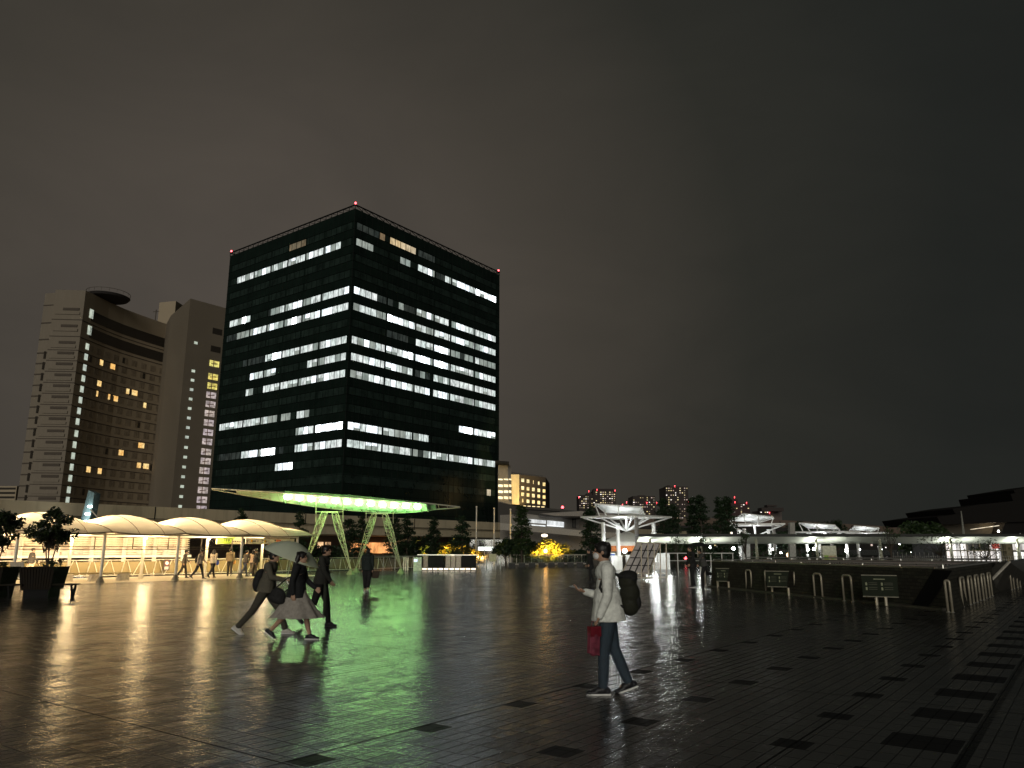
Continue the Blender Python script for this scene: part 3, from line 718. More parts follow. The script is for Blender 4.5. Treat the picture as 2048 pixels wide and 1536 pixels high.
# ================================================================ GREEN-LIT WING ROOF on lattice legs
wg = thing('green_wing_roof', 'boat shaped wing canopy glowing green on two lattice trestles', 'canopy', (-10.5, 53, 0))
gm = mat('wing_membrane', (.68, .84, .62), .6, var=.06, scale=1.5, transl=.35)
TOPY = [(423, 977), (565, 985.5), (700, 994), (850, 1006), (920, 1014)]
BOTY = [(423, 978.5), (480, 989.5), (540, 1000), (600, 1010), (650, 1016.5), (700, 1021.5), (780, 1026), (830, 1023.5), (870, 1018.5), (920, 1015)]
def interp(T, x):
    for i in range(len(T)-1):
        if x <= T[i+1][0]: f = (x-T[i][0])/(T[i+1][0]-T[i][0]); return T[i][1]+(T[i+1][1]-T[i][1])*f
    return T[-1][1]
def wing_pt(u, v):
    px = 423+u*497; ya, yb = interp(TOPY, px), interp(BOTY, px)
    Yd = 50.6+4.6*u; far = 4.0*math.sin(math.pi*u)**.8
    p = at(px, ya, Yd); q_ = at(px+8*math.sin(math.pi*u), yb, Yd+far)
    r = p.lerp(q_, v); r.z += .12*math.sin(math.pi*v)*math.sin(math.pi*u)
    return r
q = MB(); q.sm = True; q.sheet(lambda u, v: wing_pt(.10+u*.80, v), 60, 8); q.build('membrane', gm, wg, True)
q = MB(); q.sm = True; q.sheet(lambda u, v: wing_pt(.10+u*.80, v)+Vector((0, .25, .16*math.sin(math.pi*(.10+u*.86)))), 40, 4); q.build('top_skin', mat('wing_top', (.05, .055, .05), .5), wg, True)
q = MB()
for v in (0, 1): q.tube([wing_pt(u/30, v) for u in range(31)], .05, 6, False)
q.bar(wing_pt(.10, 0), wing_pt(.10, 1), .08); q.bar(wing_pt(.045, 0), wing_pt(.05, 1), .05); q.bar(wing_pt(.90, 0), wing_pt(.90, 1), .06)
for u_ in (.285, .865):  # baffle plates added to cut off the green light near both ends
    pr_ = [wing_pt(u_, v_/6) for v_ in range(7)]; q.plate(pr_+[p_-up(.24 if 0 < i_ < 6 else .03) for i_, p_ in reversed(list(enumerate(pr_)))], (.04, 0, 0))
for i in range(24):
    u = .12+i*.036
    q.tube([wing_pt(u, v/5)-up(.03) for v in range(6)], .022, 4, False)
q.build('edge_frame_baffles', mat('wing_frame', (.42, .42, .33), .4), wg, True)
for i in range(12):
    u = .305+i*.0475; c_ = wing_pt(u, .30)-up(.20)
    q = MB(); q.box(c_-up(.06), (.16, .12, .08), .6); fl_ = q.build('floodlight', mat('lamp_case', (.1, .12, .1), .5), wg, True); q = MB(); q.ball(c_+Vector((0, -.10, .02)), (.26, .08, .15), 12, 8); q.build('lens', glow('wing_lens_glow', (.46, 1, .30), (.50, 1, .36), 48, lo=.85), fl_, True)
    lamp('wing_light', c_+up(.02), 9, (.40, 1, .25), kind='AREA', size=(.16, .12), rot=(math.pi, 0, 0)); lamp('wing_fill', wing_pt(u, .62)-up(.75), 24, (.40, 1, .32), kind='AREA', size=(.3, .3), rot=(math.pi, 0, 0))  # second lamp of each pair is added fill to brighten the membrane
for u in (.16, .21, .26, .88, .91):
    pass
# underside connectors (small cross brackets along the low edge)
q = MB()
for i in range(10):
    c_ = wing_pt(.28+i*.062, .92)-up(.04)
    for an in (.8, 2.3): dv = Vector((math.cos(an), .2, math.sin(an)))*.16; q.bar(c_-dv, c_+dv, .03)
q.build('brackets', mat('bracket_dark', (.03, .05, .03), .5), wg, True)
# trestles
latm = mat('trestle_paint', (.55, .58, .36), .4, var=.08)
def leg(mb, top, foot, w_=.30):
    """a tapering three-chord lattice mast"""
    top, foot = Vector(top), Vector(foot); d_ = (foot-top).normalized(); u_ = d_.cross(Vector((0, 1, 0))).normalized(); v_ = d_.cross(u_); n = 8; rings = []
    for i in range(n+1):
        f = i/n; c_ = top.lerp(foot, f); r_ = w_*(1.0 if f < .28 else 1-(f-.28)/.72*.90)*(0.75+.9*f if f < .28 else 1)
        rings.append([c_+(u_*math.cos(j*2.094+.5)+v_*math.sin(j*2.094+.5))*r_ for j in range(3)])
    for i in range(n):
        for j in range(3):
            mb.tube([rings[i][j], rings[i+1][j]], .022, 5, False); mb.tube([rings[i][j], rings[i+1][(j+1) % 3]], .013, 4, False); mb.tube([rings[i][j], rings[i][(j+1) % 3]], .013, 4, False)
            if i % 2: mb.tube([rings[i][j], rings[i+1][(j+2) % 3]], .011, 4, False)
for k_, (ax, feet) in enumerate(((660, ((606, 1151), (701, 1149))), (760, ((712, 1145), (802, 1147))))):
    ft = [gp(x, y) for x, y in feet]; tp = at(ax, 1024 if k_ == 0 else 1027, 54.4)
    t = thing('lattice_trestle', '%s pale green lattice A frame trestle holding up the glowing wing' % ('left' if k_ == 0 else 'right'), 'trestle', (ft[0]+ft[1])/2, 0, 'lattice trestles')
    for i, f_ in enumerate(ft):
        q = MB(); leg(q, tp+Vector((-.35+.7*i, 0, -.05)), f_+up(.34)); q.build('leg', latm, t, True)
        q = MB(); q.lathe([(.30, 0), (.10, .34), (.04, .4)], f_, 6); q.build('foot', mat('trestle_foot', (.24, .30, .16), .6), t, True)
    q = MB(); q.bar(tp+Vector((-.5, 0, .0)), tp+Vector((.5, 0, 0)), .08)
    for s_ in (-1, 1): q.tube([tp+Vector((s_*.95, -.3, .75)), tp+Vector((s_*.95, 0, -.7))], .02, 5); q.tube([tp+Vector((s_*.95, -.3, .0)), tp+Vector((s_*.45, 0, -.0))], .02, 5)
    q.build('head_frame', latm, t, True)

# ================================================================ MIDDLE GROUND: counters, kiosk, poles, railing
pcnt = thing('dark_counter', 'dark curved panel counter with glowing strip at its foot beside the kiosk', 'counter', gp(895, 1141))
CD = gp(895, 1141).y
def cx(px, Y=None): return (px-1024)/1560*(Y or CD)
edges = [846, 857, 888, 891, 902, 912, 923, 953]
kinds = ['m', 'd', 'd', 'l', 'l', 'l', 'd']
for i, kx in enumerate(kinds):
    x0, x1 = cx(edges[i])+.03, cx(edges[i+1])-.03
    q = MB(); q.box(((x0+x1)/2, CD+.2+.002*i, .70), (x1-x0, .35, .98)); q.build('panel', {'m': mat('counter_bronze', (.10, .08, .055), .35, metal=.6), 'd': mat('counter_black', (.006, .006, .006), .6, spec=.15), 'l': mat('counter_steel', (.14, .12, .095), .4, metal=.7)}[kx], pcnt, True)
q = MB(); q.bar((cx(835), CD+.1, 1.24), (cx(955), CD+.1, 1.22), .10, .05); q.build('rail', steel, pcnt, True)
for i in range(10):
    x0 = cx(845)+(cx(953)-cx(845))*i/10; q = MB(); q.box((x0+.2, CD+.05, .12), (.36, .05, .12)); q.build('foot_light', glow('foot_light_glow', (1, .84, .62), (1, .9, .7), 2.2, lo=.7), pcnt, True)
lamp('counter_light', (cx(905), CD-.2, 1.25), 3, (1, .85, .6), .2)
ko = thing('white_kiosk', 'slim white information kiosk with a small bluish screen', 'kiosk', (cx(840), CD-.4, 0))
q = MB(); q.box((cx(838), CD-.4, .52), (.62, .4, 1.04)); q.build('housing', mat('kiosk_white', (.52, .58, .45), .4), ko, True)
q = MB(); q.box((cx(834), CD-.62, .80), (.28, .02, .2)); q.build('screen', glow('screen_glow', (.5, .68, 1), (.7, .8, 1), 1.6, lo=.8), ko, True)
ps = thing('row_of_steel_posts', 'group of slim steel gate posts at the end of the ramp barrier', 'gate', (cx(812), CD, 0))
for i, px in enumerate((808, 812, 816, 828)):
    q = MB(); q.tube([(cx(px), CD+.3, 0), (cx(px), CD+.3, 1.05)], .05, 6); q.build('post', bst, ps, True)
hr2 = thing('upper_handrail', 'thin steel handrail with short posts behind the ramp barrier', 'railing', (cx(760), CD+2, 0))
q = MB(); q.tube([(cx(740, CD+2), CD+2, 1.12), (cx(960, CD+2), CD+2, 1.1)], .04, 6)
for px in range(745, 960, 23): q.tube([(cx(px, CD+2), CD+2, 0), (cx(px, CD+2), CD+2, 1.1)], .03, 5)
q.build('rail', steel, hr2, True)
# flagpoles
for i, px in enumerate((952, 988, 1022)):
    b_ = gp(px, 1128) if i < 2 else gp(px-1, 1129); tpp = at(px+1, (1015, 1018, 1020)[i], b_.y)
    t = thing('flagpole', '%s of three tall bare pale flagpoles' % ('left', 'middle', 'right')[i], 'flagpole', b_, 0, 'bare flagpoles')
    q = MB(); q.tube([(0, 0, 0), (0, 0, tpp.z)], [.115, .07], 8); q.build('pole', cream, t)
    q = MB(); q.ball((0, 0, tpp.z+.06), .12); q.build('finial', cream, t)
    q = MB(); q.lathe([(.22, 0), (.22, .12), (.12, .14)], (0, 0, 0), 10); q.build('base', steel, t)
# sign board on legs
nb = thing('notice_board', 'pale yellowish notice board on two legs before the flagpoles', 'sign board', gp(985, 1139))
l_ = gp(985, 1139)
q = MB(); q.box((l_.x, l_.y, .98), (.62, .05, .62)); q.box((l_.x, l_.y-.03, .72), (.5, .01, .02)); q.build('board', mat('board_yellow', (.50, .46, .28), .6), nb, True)
q = MB()
for s_ in (-.27, -.14, .12, .27): q.bar((l_.x+s_, l_.y, 0), (l_.x+s_, l_.y, .7), .035)
q.build('legs', white, nb, True)
for i, px in enumerate((973, 1001)):
    t = thing('white_bollard', 'slim white bollard just %s of the pale notice board' % ('left' if i == 0 else 'right'), 'bollard', gp(px, 1137))
    q = MB(); q.tube([(0, 0, 0), (0, 0, .75)], .045, 8); q.build('post', white, t); q = MB(); q.lathe([(.08, 0), (.08, .04), (.05, .05)], (0, 0, 0), 8); q.build('base', steel, t)
# glass lobby with a bright strip
GD = 98
gl = thing('glass_lobby', 'low glass lobby with slim mullions and a glaring white light strip inside', 'entrance', (cx(980, GD), GD, 0))
q = MB()
for px in (940, 956, 969, 983, 996, 1004, 1015): q.bar((cx(px, GD), GD, 0), (cx(px, GD), GD, 2.9), .07)
q.bar((cx(936, GD), GD, 2.9), (cx(1018, GD), GD, 2.9), .12, .1); q.build('frame', mat('lobby_frame', (.42, .42, .38), .4), gl, True)
q = MB(); q.box((cx(975, GD), GD+.5, 2.86), (cx(1006, GD)-cx(942, GD), .5, .10)); q.build('roof_light', glow('roof_edge_glow', (.9, .95, .85), (.8, .85, .78), .8, lo=.4), gl, True)
q = MB(); q.box((cx(973, GD), GD+1.2, 1.78), (2.3, .2, .45)); q.build('light_strip', glow('strip_glow', (.92, .96, 1), (1, 1, 1), 5, lo=.8), gl, True)
q = MB(); q.prism([(cx(940, GD), GD+.02), (cx(1018, GD), GD+.02), (cx(1018, GD), GD+.05), (cx(940, GD), GD+.05)], 0, 2.85); q.build('glass_pane', glass('lobby_glass', (.75, .78, .75), .88), gl, True)
# glass railing beyond
rw = thing('glass_railing', 'glass railing with pale posts before the golden lit tree', 'railing', (cx(1095, 80), 80, 0))
q = MB(); q.tube([(cx(1026, 80), 80, 1.12), (cx(1172, 84), 84, 1.12)], .035, 6)
for px in range(1033, 1172, 15): q.tube([(cx(px, 81), 80+(px-1026)/36, .2), (cx(px, 81), 80+(px-1026)/36, 1.1)], .03, 5)
q.build('posts', cream, rw, True)
q = MB(); q.plate([(cx(1026, 80), 80, .25), (cx(1172, 84), 84, .25), (cx(1172, 84), 84, 1.0), (cx(1026, 80), 80, 1.0)], (0, .02, 0)); q.build('glass_pane', glass('rail_glass', (.6, .68, .55), .85), rw, True)
q = MB(); q.bar((cx(1022, 79), 79, .22), (cx(1175, 83), 83, .22), .3, .1); q.build('kerb', mat('kerb_pale', (.35, .33, .28), .8), rw, True)
for i, px in enumerate(range(1024, 1165, 20)):
    t = thing('stone_bench_block', '%s of the low dark bench blocks below the glass railing' % ('first', 'second', 'third', 'fourth', 'fifth', 'sixth', 'seventh', 'eighth')[i], 'bench', (cx(px, 74), 74+i*.4, 0), 0, 'bench blocks along the railing')
    q = MB(); q.box((0, 0, .20), (.62, .45, .38)); q.build('base', mat('block_dark', (.02, .02, .018), .7), t); q = MB(); q.box((.05, 0, .42), (.85, .5, .06)); q.build('seat', mat('block_seat', (.07, .065, .055), .6), t)
# low white concourse building + dark roof
cb = thing('low_white_concourse', 'low pale concourse building with a brightly lit louvred window strip', 'building', (at(1100, 1060, 135).x, 135, 0))
def quadY(mb, pts, Y, th=1.0): return mb.plate([at(x, y, Y) for x, y in pts], (0, th, 0))
q = MB(); quadY(q, [(1000, 1030), (1056, 1028), (1150, 1040), (1240, 1048), (1240, 1140), (1000, 1140)], 137, 6); q.build('wall', mat('concourse_wall', (.22, .20, .17), .8), cb, True)
q = MB(); quadY(q, [(1000, 1046), (1060, 1051), (1175, 1062), (1240, 1066), (1240, 1078), (1175, 1074), (1060, 1063), (1000, 1060)], 131, 2); q.build('parapet', mat('concourse_parapet', (.36, .33, .28), .8), cb, True)
gw = glow('concourse_glow', (.88, .95, .98), (1, 1, .98), 1.7, .35, (1, 1, .5), .15)
q = MB(); quadY(q, [(1054, 1037.5), (1092, 1041), (1092, 1047.5), (1054, 1045)], 136.5, .2); q.build('window', gw, cb, True)
q = MB(); quadY(q, [(1094, 1040.5), (1128, 1044), (1128, 1054.5), (1094, 1052)], 136.4, .2); q.build('window', gw, cb, True)
q = MB(); quadY(q, [(1059, 1048.5), (1091, 1051), (1091, 1053), (1059, 1050.5)], 136.45, .2); q.build('window', gw, cb, True)
q = MB()
for i in range(46):
    px = 1040+i*2.6; q.bar(at(px, 1030.5+(px-1050)*.09, 136.1), at(px, 1045+(px-1050)*.10, 136.1), .07, .07)
q.build('louvres', mat('louvre', (.25, .24, .22), .5), cb, True)
q = MB(); quadY(q, [(1144, 1037), (1152, 1038), (1152, 1056), (1144, 1055)], 136.2, .2); q.build('dark_doorway', black, cb, True)
q = MB(); q.plate([at(1080, 1027, 128), at(1162, 1022, 128), at(1240, 1030, 128), at(1240, 1033, 128), at(1112, 1032, 128)], (0, 14, 0)); q.build('canopy_roof', mat('concourse_roof', (.28, .25, .22), .8), cb, True)
dr = thing('long_dark_roof', 'long dark sloping hall roof behind the pale concourse', 'building', (at(1080, 1060, 165).x, 165, 0))
q = MB(); quadY(q, [(996, 1003), (1040, 1014), (1090, 1015.5), (1175, 1024), (1250, 1030), (1250, 1100), (996, 1100)], 165, 20); q.build('roof', mat('dark_hall', (.05, .045, .038), .8), dr, True)
q = MB(); quadY(q, [(1052, 1018), (1120, 1022.5), (1120, 1024), (1052, 1020)], 164.9, .1); q.build('roof_joint', black, dr, True)
rm = thing('roof_beacon_mast', 'tiny red beacon on a mast over the long dark roof', 'beacon', at(1125, 1020, 175))
q = MB(); q.bar(at(1125, 1022, 175), at(1125, 1015.5, 175), .15); q.build('mast', black, rm, True); q = MB(); q.ball(at(1125, 1014.5, 175), .3); q.build('lamp', redl, rm, True)
# amber office behind
ab = thing('amber_window_office', 'mid rise office with rows of amber windows behind the tower', 'office building', (at(1040, 1000, 210).x, 210, 0))
q = MB(); pl = at(1038.5, 949, 206); pr = at(1091.5, 958, 214); lf = at(1022, 948, 212)
q.prism([pl.xy, pr.xy, (pr.x+2, pr.y+20), (pl.x-2, pl.y+20)], 0, pl.z); q.build('body', mat('amber_office_wall', (.10, .08, .06), .8), ab, True)
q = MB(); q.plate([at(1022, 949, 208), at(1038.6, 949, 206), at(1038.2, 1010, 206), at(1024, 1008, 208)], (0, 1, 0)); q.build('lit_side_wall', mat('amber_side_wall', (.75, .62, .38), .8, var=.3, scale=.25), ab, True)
q = MB(); quadY(q, [(996, 925), (1023, 932), (1023, 1010), (996, 1010)], 215, 12); q.build('rear_block', mat('amber_rear_wall', (.20, .18, .15), .8), ab, True)
q = MB(); quadY(q, [(990, 921), (1018, 923), (1018, 928.5), (990, 926)], 211, 10); q.build('roof_slab', black, ab, True)
q = MB(); quadY(q, [(1022, 944), (1085, 951), (1085, 957), (1022, 950)], 216, 8); q.build('roof_storey', mat('amber_roof_wall', (.09, .08, .07), .8), ab, True)
spot('side_wall_light', at(1036, 1020, 196), at(1029, 975, 206.5), 11000, (1, .72, .3), 60)
rows_ = [(1044, 959, 1089, 967), (1044, 974.5, 1089, 980.5), (1044, 987, 1089, 992.5), (1044, 999.5, 1089, 1005)]
for r, (x0, y0, x1, y1) in enumerate(rows_):
    for c_ in range(5):
        f = c_/4; px = x0+(x1-x0)*f*.95+1; py = y0+(y1-y0)*f+1.5
        if r == 0 and c_ == 2: ww = 1.2
        elif r == 0 and c_ == 3: ww = 4
        elif r == 3 and c_ == 0: ww = 3
        else: ww = 7.6 if c_ else 8
        t, z = wallhit(px, py, pl.xy, pr.xy); dd = (pr-pl); dd.z = 0; dd.normalize(); p = Vector((pl.x, pl.y, z))+dd*t; hw = ww*.067
        q = MB(); nn = Vector((dd.y, -dd.x, 0)); q.plate([p-dd*hw-up(.45)+nn*.05, p+dd*hw-up(.45)+nn*.05, p+dd*hw+up(.45)+nn*.05, p-dd*hw+up(.45)+nn*.05], nn*.05); q.build('window', glow('amber_office_glow', (1, .70, .26), (1, .84, .46), 2.0, .8, (1, 1, 1.5), .35), ab, True)
for r, py in enumerate((958.5, 971, 983, 995)):
    for px, wd in ((1001, 9), (1012, 9), (1020.5, 4)):
        q = MB(); quadY(q, [(px-wd/2, py-(2.5 if r else 1.5)), (px+wd/2, py-(1.7 if r else .8)), (px+wd/2, py+3.2 if r else py+2), (px-wd/2, py+2.6 if r else py+1.2)], 214.8, .1); q.build('window', MT['amber_office_glow'], ab, True)
q = MB()
for c_ in range(5): quadY(q, [(1046+c_*9.2, 1011+c_*.5), (1052+c_*9.2, 1011.2+c_*.5), (1052+c_*9.2, 1012.8+c_*.5), (1046+c_*9.2, 1012.5+c_*.5)], 205, .1)
q.build('lower_window_row', MT['amber_office_glow'], ab, True)

# ================================================================ DISTANT APARTMENT TOWERS
random.seed(21)
ltw = [glow('far_light_%s' % n, c1, c2, s, .8, (1, 1, 1), .6) for n, c1, c2, s in (('gold', (1, .78, .36), (1, .85, .5), 1.3), ('white', (1, .93, .8), (1, .9, .85), 2.2), ('pink', (1, .7, .6), (1, .8, .7), .9), ('faint', (1, .75, .45), (.9, .8, .6), .35))]
farm = [mat('far_tower_wall', (.045, .035, .032), .9), mat('far_tower_wall_pale', (.12, .10, .09), .9), mat('far_tower_wall_red', (.05, .028, .028), .9)]
def far_tower(name, label, x0, x1, y0, D, wm, dens, beacons, cols=None, tops=(), y1=1085, cell=(4.2, 4.6), wmats=ltw):
    c0 = at((x0+x1)/2, y0, D); t = thing(name, label, 'apartment tower', (c0.x, D, 0))
    a_, b2 = at(x0, y0, D), at(x1, y0, D)
    q = MB(); q.prism([(a_.x, D), (b2.x, D), (b2.x, D+25), (a_.x, D+25)], 0, c0.z)
    for (tx0, tx1, ty) in tops:
        ta, tb = at(tx0, ty, D), at(tx1, ty, D); q.prism([(ta.x, D+3), (tb.x, D+3), (tb.x, D+18), (ta.x, D+18)], c0.z-.5, ta.z)
    q.build('wall', farm[wm], t, True)
    nx = int((x1-x0)/cell[0]); sc_ = D/1545; y = y0+3.5; ws = []
    while y < y1:
        for i in range(nx):
            px = x0+(i+.5)*(x1-x0)/nx
            colf = 1.0 if cols is None else cols[i % len(cols)]
            if random.random() < dens*colf: ws.append((px, y))
        y += cell[1]
    # the windows that clear the roofs in front show first
    rest_ = MB()
    for j, (px, y) in enumerate(ws):
        p = at(px, y, D-.1); m_ = random.choices(range(4), (5, 2, 2, 4))[0]; wv, hv = 1.25*sc_*random.choice((.7, 1, 1.3)), 1.0*sc_
        q = MB() if j < 100 else rest_; q.mi = 0 if j < 100 else m_
        q.box((p.x, D-.15, p.z), (wv*1.5, .3, hv*1.45))
        if j < 100: q.build('window', wmats[m_], t, True)
    if rest_.v: rest_.build('windows', wmats, t, True)['kind'] = 'stuff'
    for px, y in beacons:
        p = at(px, y, D-.5); q = MB(); q.bar(p-up(.1*sc_*30), p, .1*sc_*3); q.ball(p, .8*sc_); q.build('red_beacon', redl, t, True)
    return t
far_tower('apartment_tower', 'leftmost distant apartment tower, lower part of the stepped pair', 1158, 1186, 990, 620, 0, .5, [(1157.5, 994), (1177.5, 982)], tops=((1174, 1185, 986),), y1=1022, cell=(4.0, 4.4))
far_tower('apartment_tower', 'broad distant apartment tower full of lit windows with red roof beacons', 1186, 1231, 981, 640, 0, .62, [(1194, 979), (1230, 980.5)], tops=((1188, 1228, 977),), y1=1018, cell=(4.2, 4.2))
far_tower('apartment_tower', 'middle distant apartment tower rising left of the tallest one', 1265.5, 1310, 992, 600, 0, .5, [(1313.5, 1005), (1293.5, 1005)], tops=((1278, 1292, 990),), y1=1035, cell=(4.4, 4.6))
far_tower('apartment_tower', 'tallest distant apartment tower with one red beacon on its roof', 1331, 1376, 973, 560, 0, .45, [(1349.5, 971.5), (1377, 1003)], cols=(1, 1.2, .5, .7, .3, .8, 1.1, .9, 1.3, .5), tops=((1337, 1342, 970),), y1=1040, cell=(4.4, 4.6))
far_tower('apartment_tower', 'reddish distant tower with four red beacons right of the conifers', 1462, 1499, 1006, 700, 2, .42, [(1469, 994), (1470, 1004), (1493, 1005), (1456.5, 1005)], cols=(.2, .9, .6, .1, 1.6, .2, .5), tops=((1466, 1478, 998),), y1=1040, cell=(4.2, 3.6))
ft_ = far_tower('apartment_tower', 'dim distant tower with a flared flat rooftop crown', 1520, 1563, 1021, 720, 1, .18, [(1539, 1025)], tops=((1537, 1547, 1013),), y1=1040, cell=(4.2, 4.0))
q = MB(); c_ = at(1541, 1012, 712); q.box(c_, (9, 8, 1.6)); c_ = at(1541, 1019.5, 712); q.box(c_, (20, 12, 3.2)); q.build('rooftop_crown', farm[0], ft_, True)
lowb = far_tower('low_apartment_block', 'low distant block with three red beacons between the towers', 1240, 1268, 1008, 650, 0, .4, [(1245, 1009), (1253, 1004), (1257.5, 1007)], y1=1040)
# long viaduct / hall far right behind the pavilions
vd = thing('distant_exhibition_hall', 'long low brown exhibition hall on the horizon behind the white pavilions', 'building', (at(1600, 1060, 230).x, 230, 0))
q = MB(); quadY(q, [(1230, 1043), (1300, 1036), (1420, 1036), (1560, 1040), (1760, 1052), (1850, 1060), (1850, 1098), (1230, 1098)], 230, 30); q.build('wall', mat('hall_brown', (.12, .085, .065), .9), vd, True)
q = MB()
for i in range(9): px = 1560+i*24; q.bar(at(px, 1043+(px-1560)*.055, 229.8), at(px, 1053+(px-1560)*.05, 229.8), .25)
q.build('pilasters', black, vd, True)
# scattered city lights behind the plaza (each a window of the low blocks)
random.seed(5)
lbk = thing('low_city_block', 'dark low city block dotted with tiny lights behind the conifers', 'building', (at(1450, 1070, 260).x, 222, 0))
q = MB(); quadY(q, [(1240, 1052), (1500, 1050), (1780, 1070), (1860, 1080), (1860, 1100), (1240, 1100)], 222, 6); q.build('wall', mat('block_night', (.02, .018, .016), .9), lbk, True)
for i in range(96):
    px = random.choice((random.uniform(1200, 1500), random.uniform(1380, 1830))); py = random.uniform(1054, 1096)
    if py < 1052+(px-1240)*.055: continue
    q = MB(); p = at(px, py, 221.8); r_ = random.choice((.10, .14, .14, .26)); q.box(p, (r_*2, .1, r_*2)); q.build('window', ltw[random.choice((0, 1, 1, 2))], lbk, True)

# ================================================================ SHELL-ROOFED HALL far right
bs_ = thing('tiered_dark_hall', 'huge black tiered hall with overhanging eaves at the far right', 'exhibition hall', (at(1980, 1080, 150).x, 150, 0))
tier = mat('tier_black', (.012, .011, .010), .9, spec=.1); tier2 = mat('tier_brown', (.05, .042, .028), .8)
def tierp(poly, Y, dep, m, n='tier'):
    q = MB(); quadY(q, poly, Y, dep); return q.build(n, m, bs_, True)
tierp([(2027, 980), (2031, 988), (2120, 984), (2120, 965)], 153, 16, tier, 'upper_roof')
tierp([(2021, 988), (2027, 1004), (2120, 999), (2120, 975)], 152, 18, tier, 'upper_roof')
tierp([(1905, 1018), (1913, 1031), (2120, 1024), (2120, 996), (2027, 1002), (1960, 1009)], 148, 18, tier, 'roof')
tierp([(1874, 1034), (1883, 1049), (2120, 1041), (2120, 1011), (1930, 1026)], 146, 22, tier, 'roof')
tierp([(1883, 1047), (2014, 1042), (2003, 1085), (1870, 1085)], 150, 8, tier2, 'wall')
tierp([(2012, 1040), (2120, 1036), (2120, 1085), (1996, 1085)], 147, 8, tier, 'wall')
q = MB(); q.bar(at(1941, 1059, 148.5), at(2006, 1050, 148.5), .12); q.build('eaves_light', glow('eaves_glow', (1, .85, .6), (1, .9, .7), 1.2, lo=.5), bs_, True)
q = MB(); q.ball(at(1997, 1062.5, 146), .18); q.build('lamp', wlamp, bs_, True)
lamp('eaves_lamp', at(1985, 1051, 148.3), 160, (1, .78, .5), .5)
mp = thing('light_mast', 'slim tapered mast standing in front of the tiered dark hall', 'mast', (at(1925, 1070, 90).x, 90, 0))
q = MB(); q.tube([(at(1927, 1075, 90).x, 90, 0), at(1927, 1064, 90), at(1922, 1022, 90)], [.16, .14, .06], 6); q.build('pole', mat('mast_grey', (.2, .2, .17), .5), mp, True)

# ================================================================ WHITE FRAME PAVILIONS
def pavilion(cx_, D, s, label, zc=4.35, tilt=1, rot=0, power=160):
    base = Vector(((cx_-1024)/1560*D, D, 0)); t = thing('white_frame_pavilion', label, 'pavilion', base, rot, 'white frame pavilions')
    r = 3.85*s; c = [Vector((-r, 0, zc)), Vector((0, -r, zc)), Vector((r, 0, zc)), Vector((0, r, zc))]; ap = Vector((0, 0, zc-1.15*s))
    q = MB()
    for i in range(4): q.bar(c[i], c[(i+1) % 4], .13*s); q.bar(c[i], ap, .11*s); mid = (c[i]+c[(i+1) % 4])/2; q.bar(mid, ap, .10*s)
    q.bar(ap, Vector((0, 0, zc)), .14*s); q.bar(c[0], c[2], .10*s); q.bar(c[1], c[3], .10*s)
    q.build('space_frame', white, t)
    for x, y in ((-2.05, -.55), (-.5, 1.75), (2.4, .5), (.55, -1.9)):
        q = MB(); h = zc-.45 if (x, y) != (.55, -1.9) else zc-.1
        q.tube([(x*s, y*s, .5), (x*s, y*s, h)], .17*s, 10); q.tube([(x*s, y*s, h-.9), (x*s, y*s, h-.8)], .21*s, 10); q.build('mast', white if (x, y) != (.55, -1.9) else mat('mast_front_grey', (.30, .29, .27), .5), t)  # front mast is grey, the others white
        q = MB(); q.box((x*s, y*s, .3), (.6*s, .6*s, .6)); q.build('plinth', mat('plinth_concrete', (.35, .33, .30), .8), t)
    q = MB(); e = [Vector((-2.75, -1.0, 1.75)), Vector((1.1, -1.6, 1.25)), Vector((1.9, 1.6, .5)), Vector((-1.6, 1.9, .75))]
    e = [Vector((v.x*s*tilt, v.y*s, zc+v.z*s*.58)) for v in e]; q.plate(e, (0, 0, .09)); q.build('roof_plate', white, t)
    q = MB()
    for i, v in enumerate(e): q.bar(v, Vector((v.x*.85, v.y*.85, zc)), .08*s)
    q.bar((e[0]+e[1])/2, Vector(((e[0]+e[1]).x/2, (e[0]+e[1]).y/2, zc)), .08*s)
    q.bar(e[1]-Vector((0, 0, .1)), e[2]-Vector((0, 0, .1)), .09*s); q.build('roof_struts', white, t)
    for x, y in ((-1.9, -.3), (2.2, .2)):
        q = MB(); q.ball((x*s, (y-.35)*s, 1.7), .13); q.build('lamp', wlamp, t)
        lamp('pavilion_light', base+Vector((x*s, (y-.6)*s, 1.75)), power, (.92, .97, 1), .15)
    lamp('pavilion_fill', base+Vector((-.5*s, -.2, zc-.35)), power*.6, (.92, .97, 1), .2)  # fill lamp added to brighten the underside of the roof plate
    return t
pavilion(1254, 66, 1.0, 'nearest white frame pavilion with inverted pyramid truss and tilted roof')
pavilion(1512, 88, 1.12, 'second white frame pavilion right of the conifers, roof plate tilting steeply', 4.4, .9, .5, 200)
pavilion(1650, 105, 1.15, 'third white frame pavilion behind the map box', 4.0, 1, -.3, 200)
pavilion(1735, 120, 1.0, 'farthest small white frame pavilion right of the map box', 4.2, 1, .2, 200)
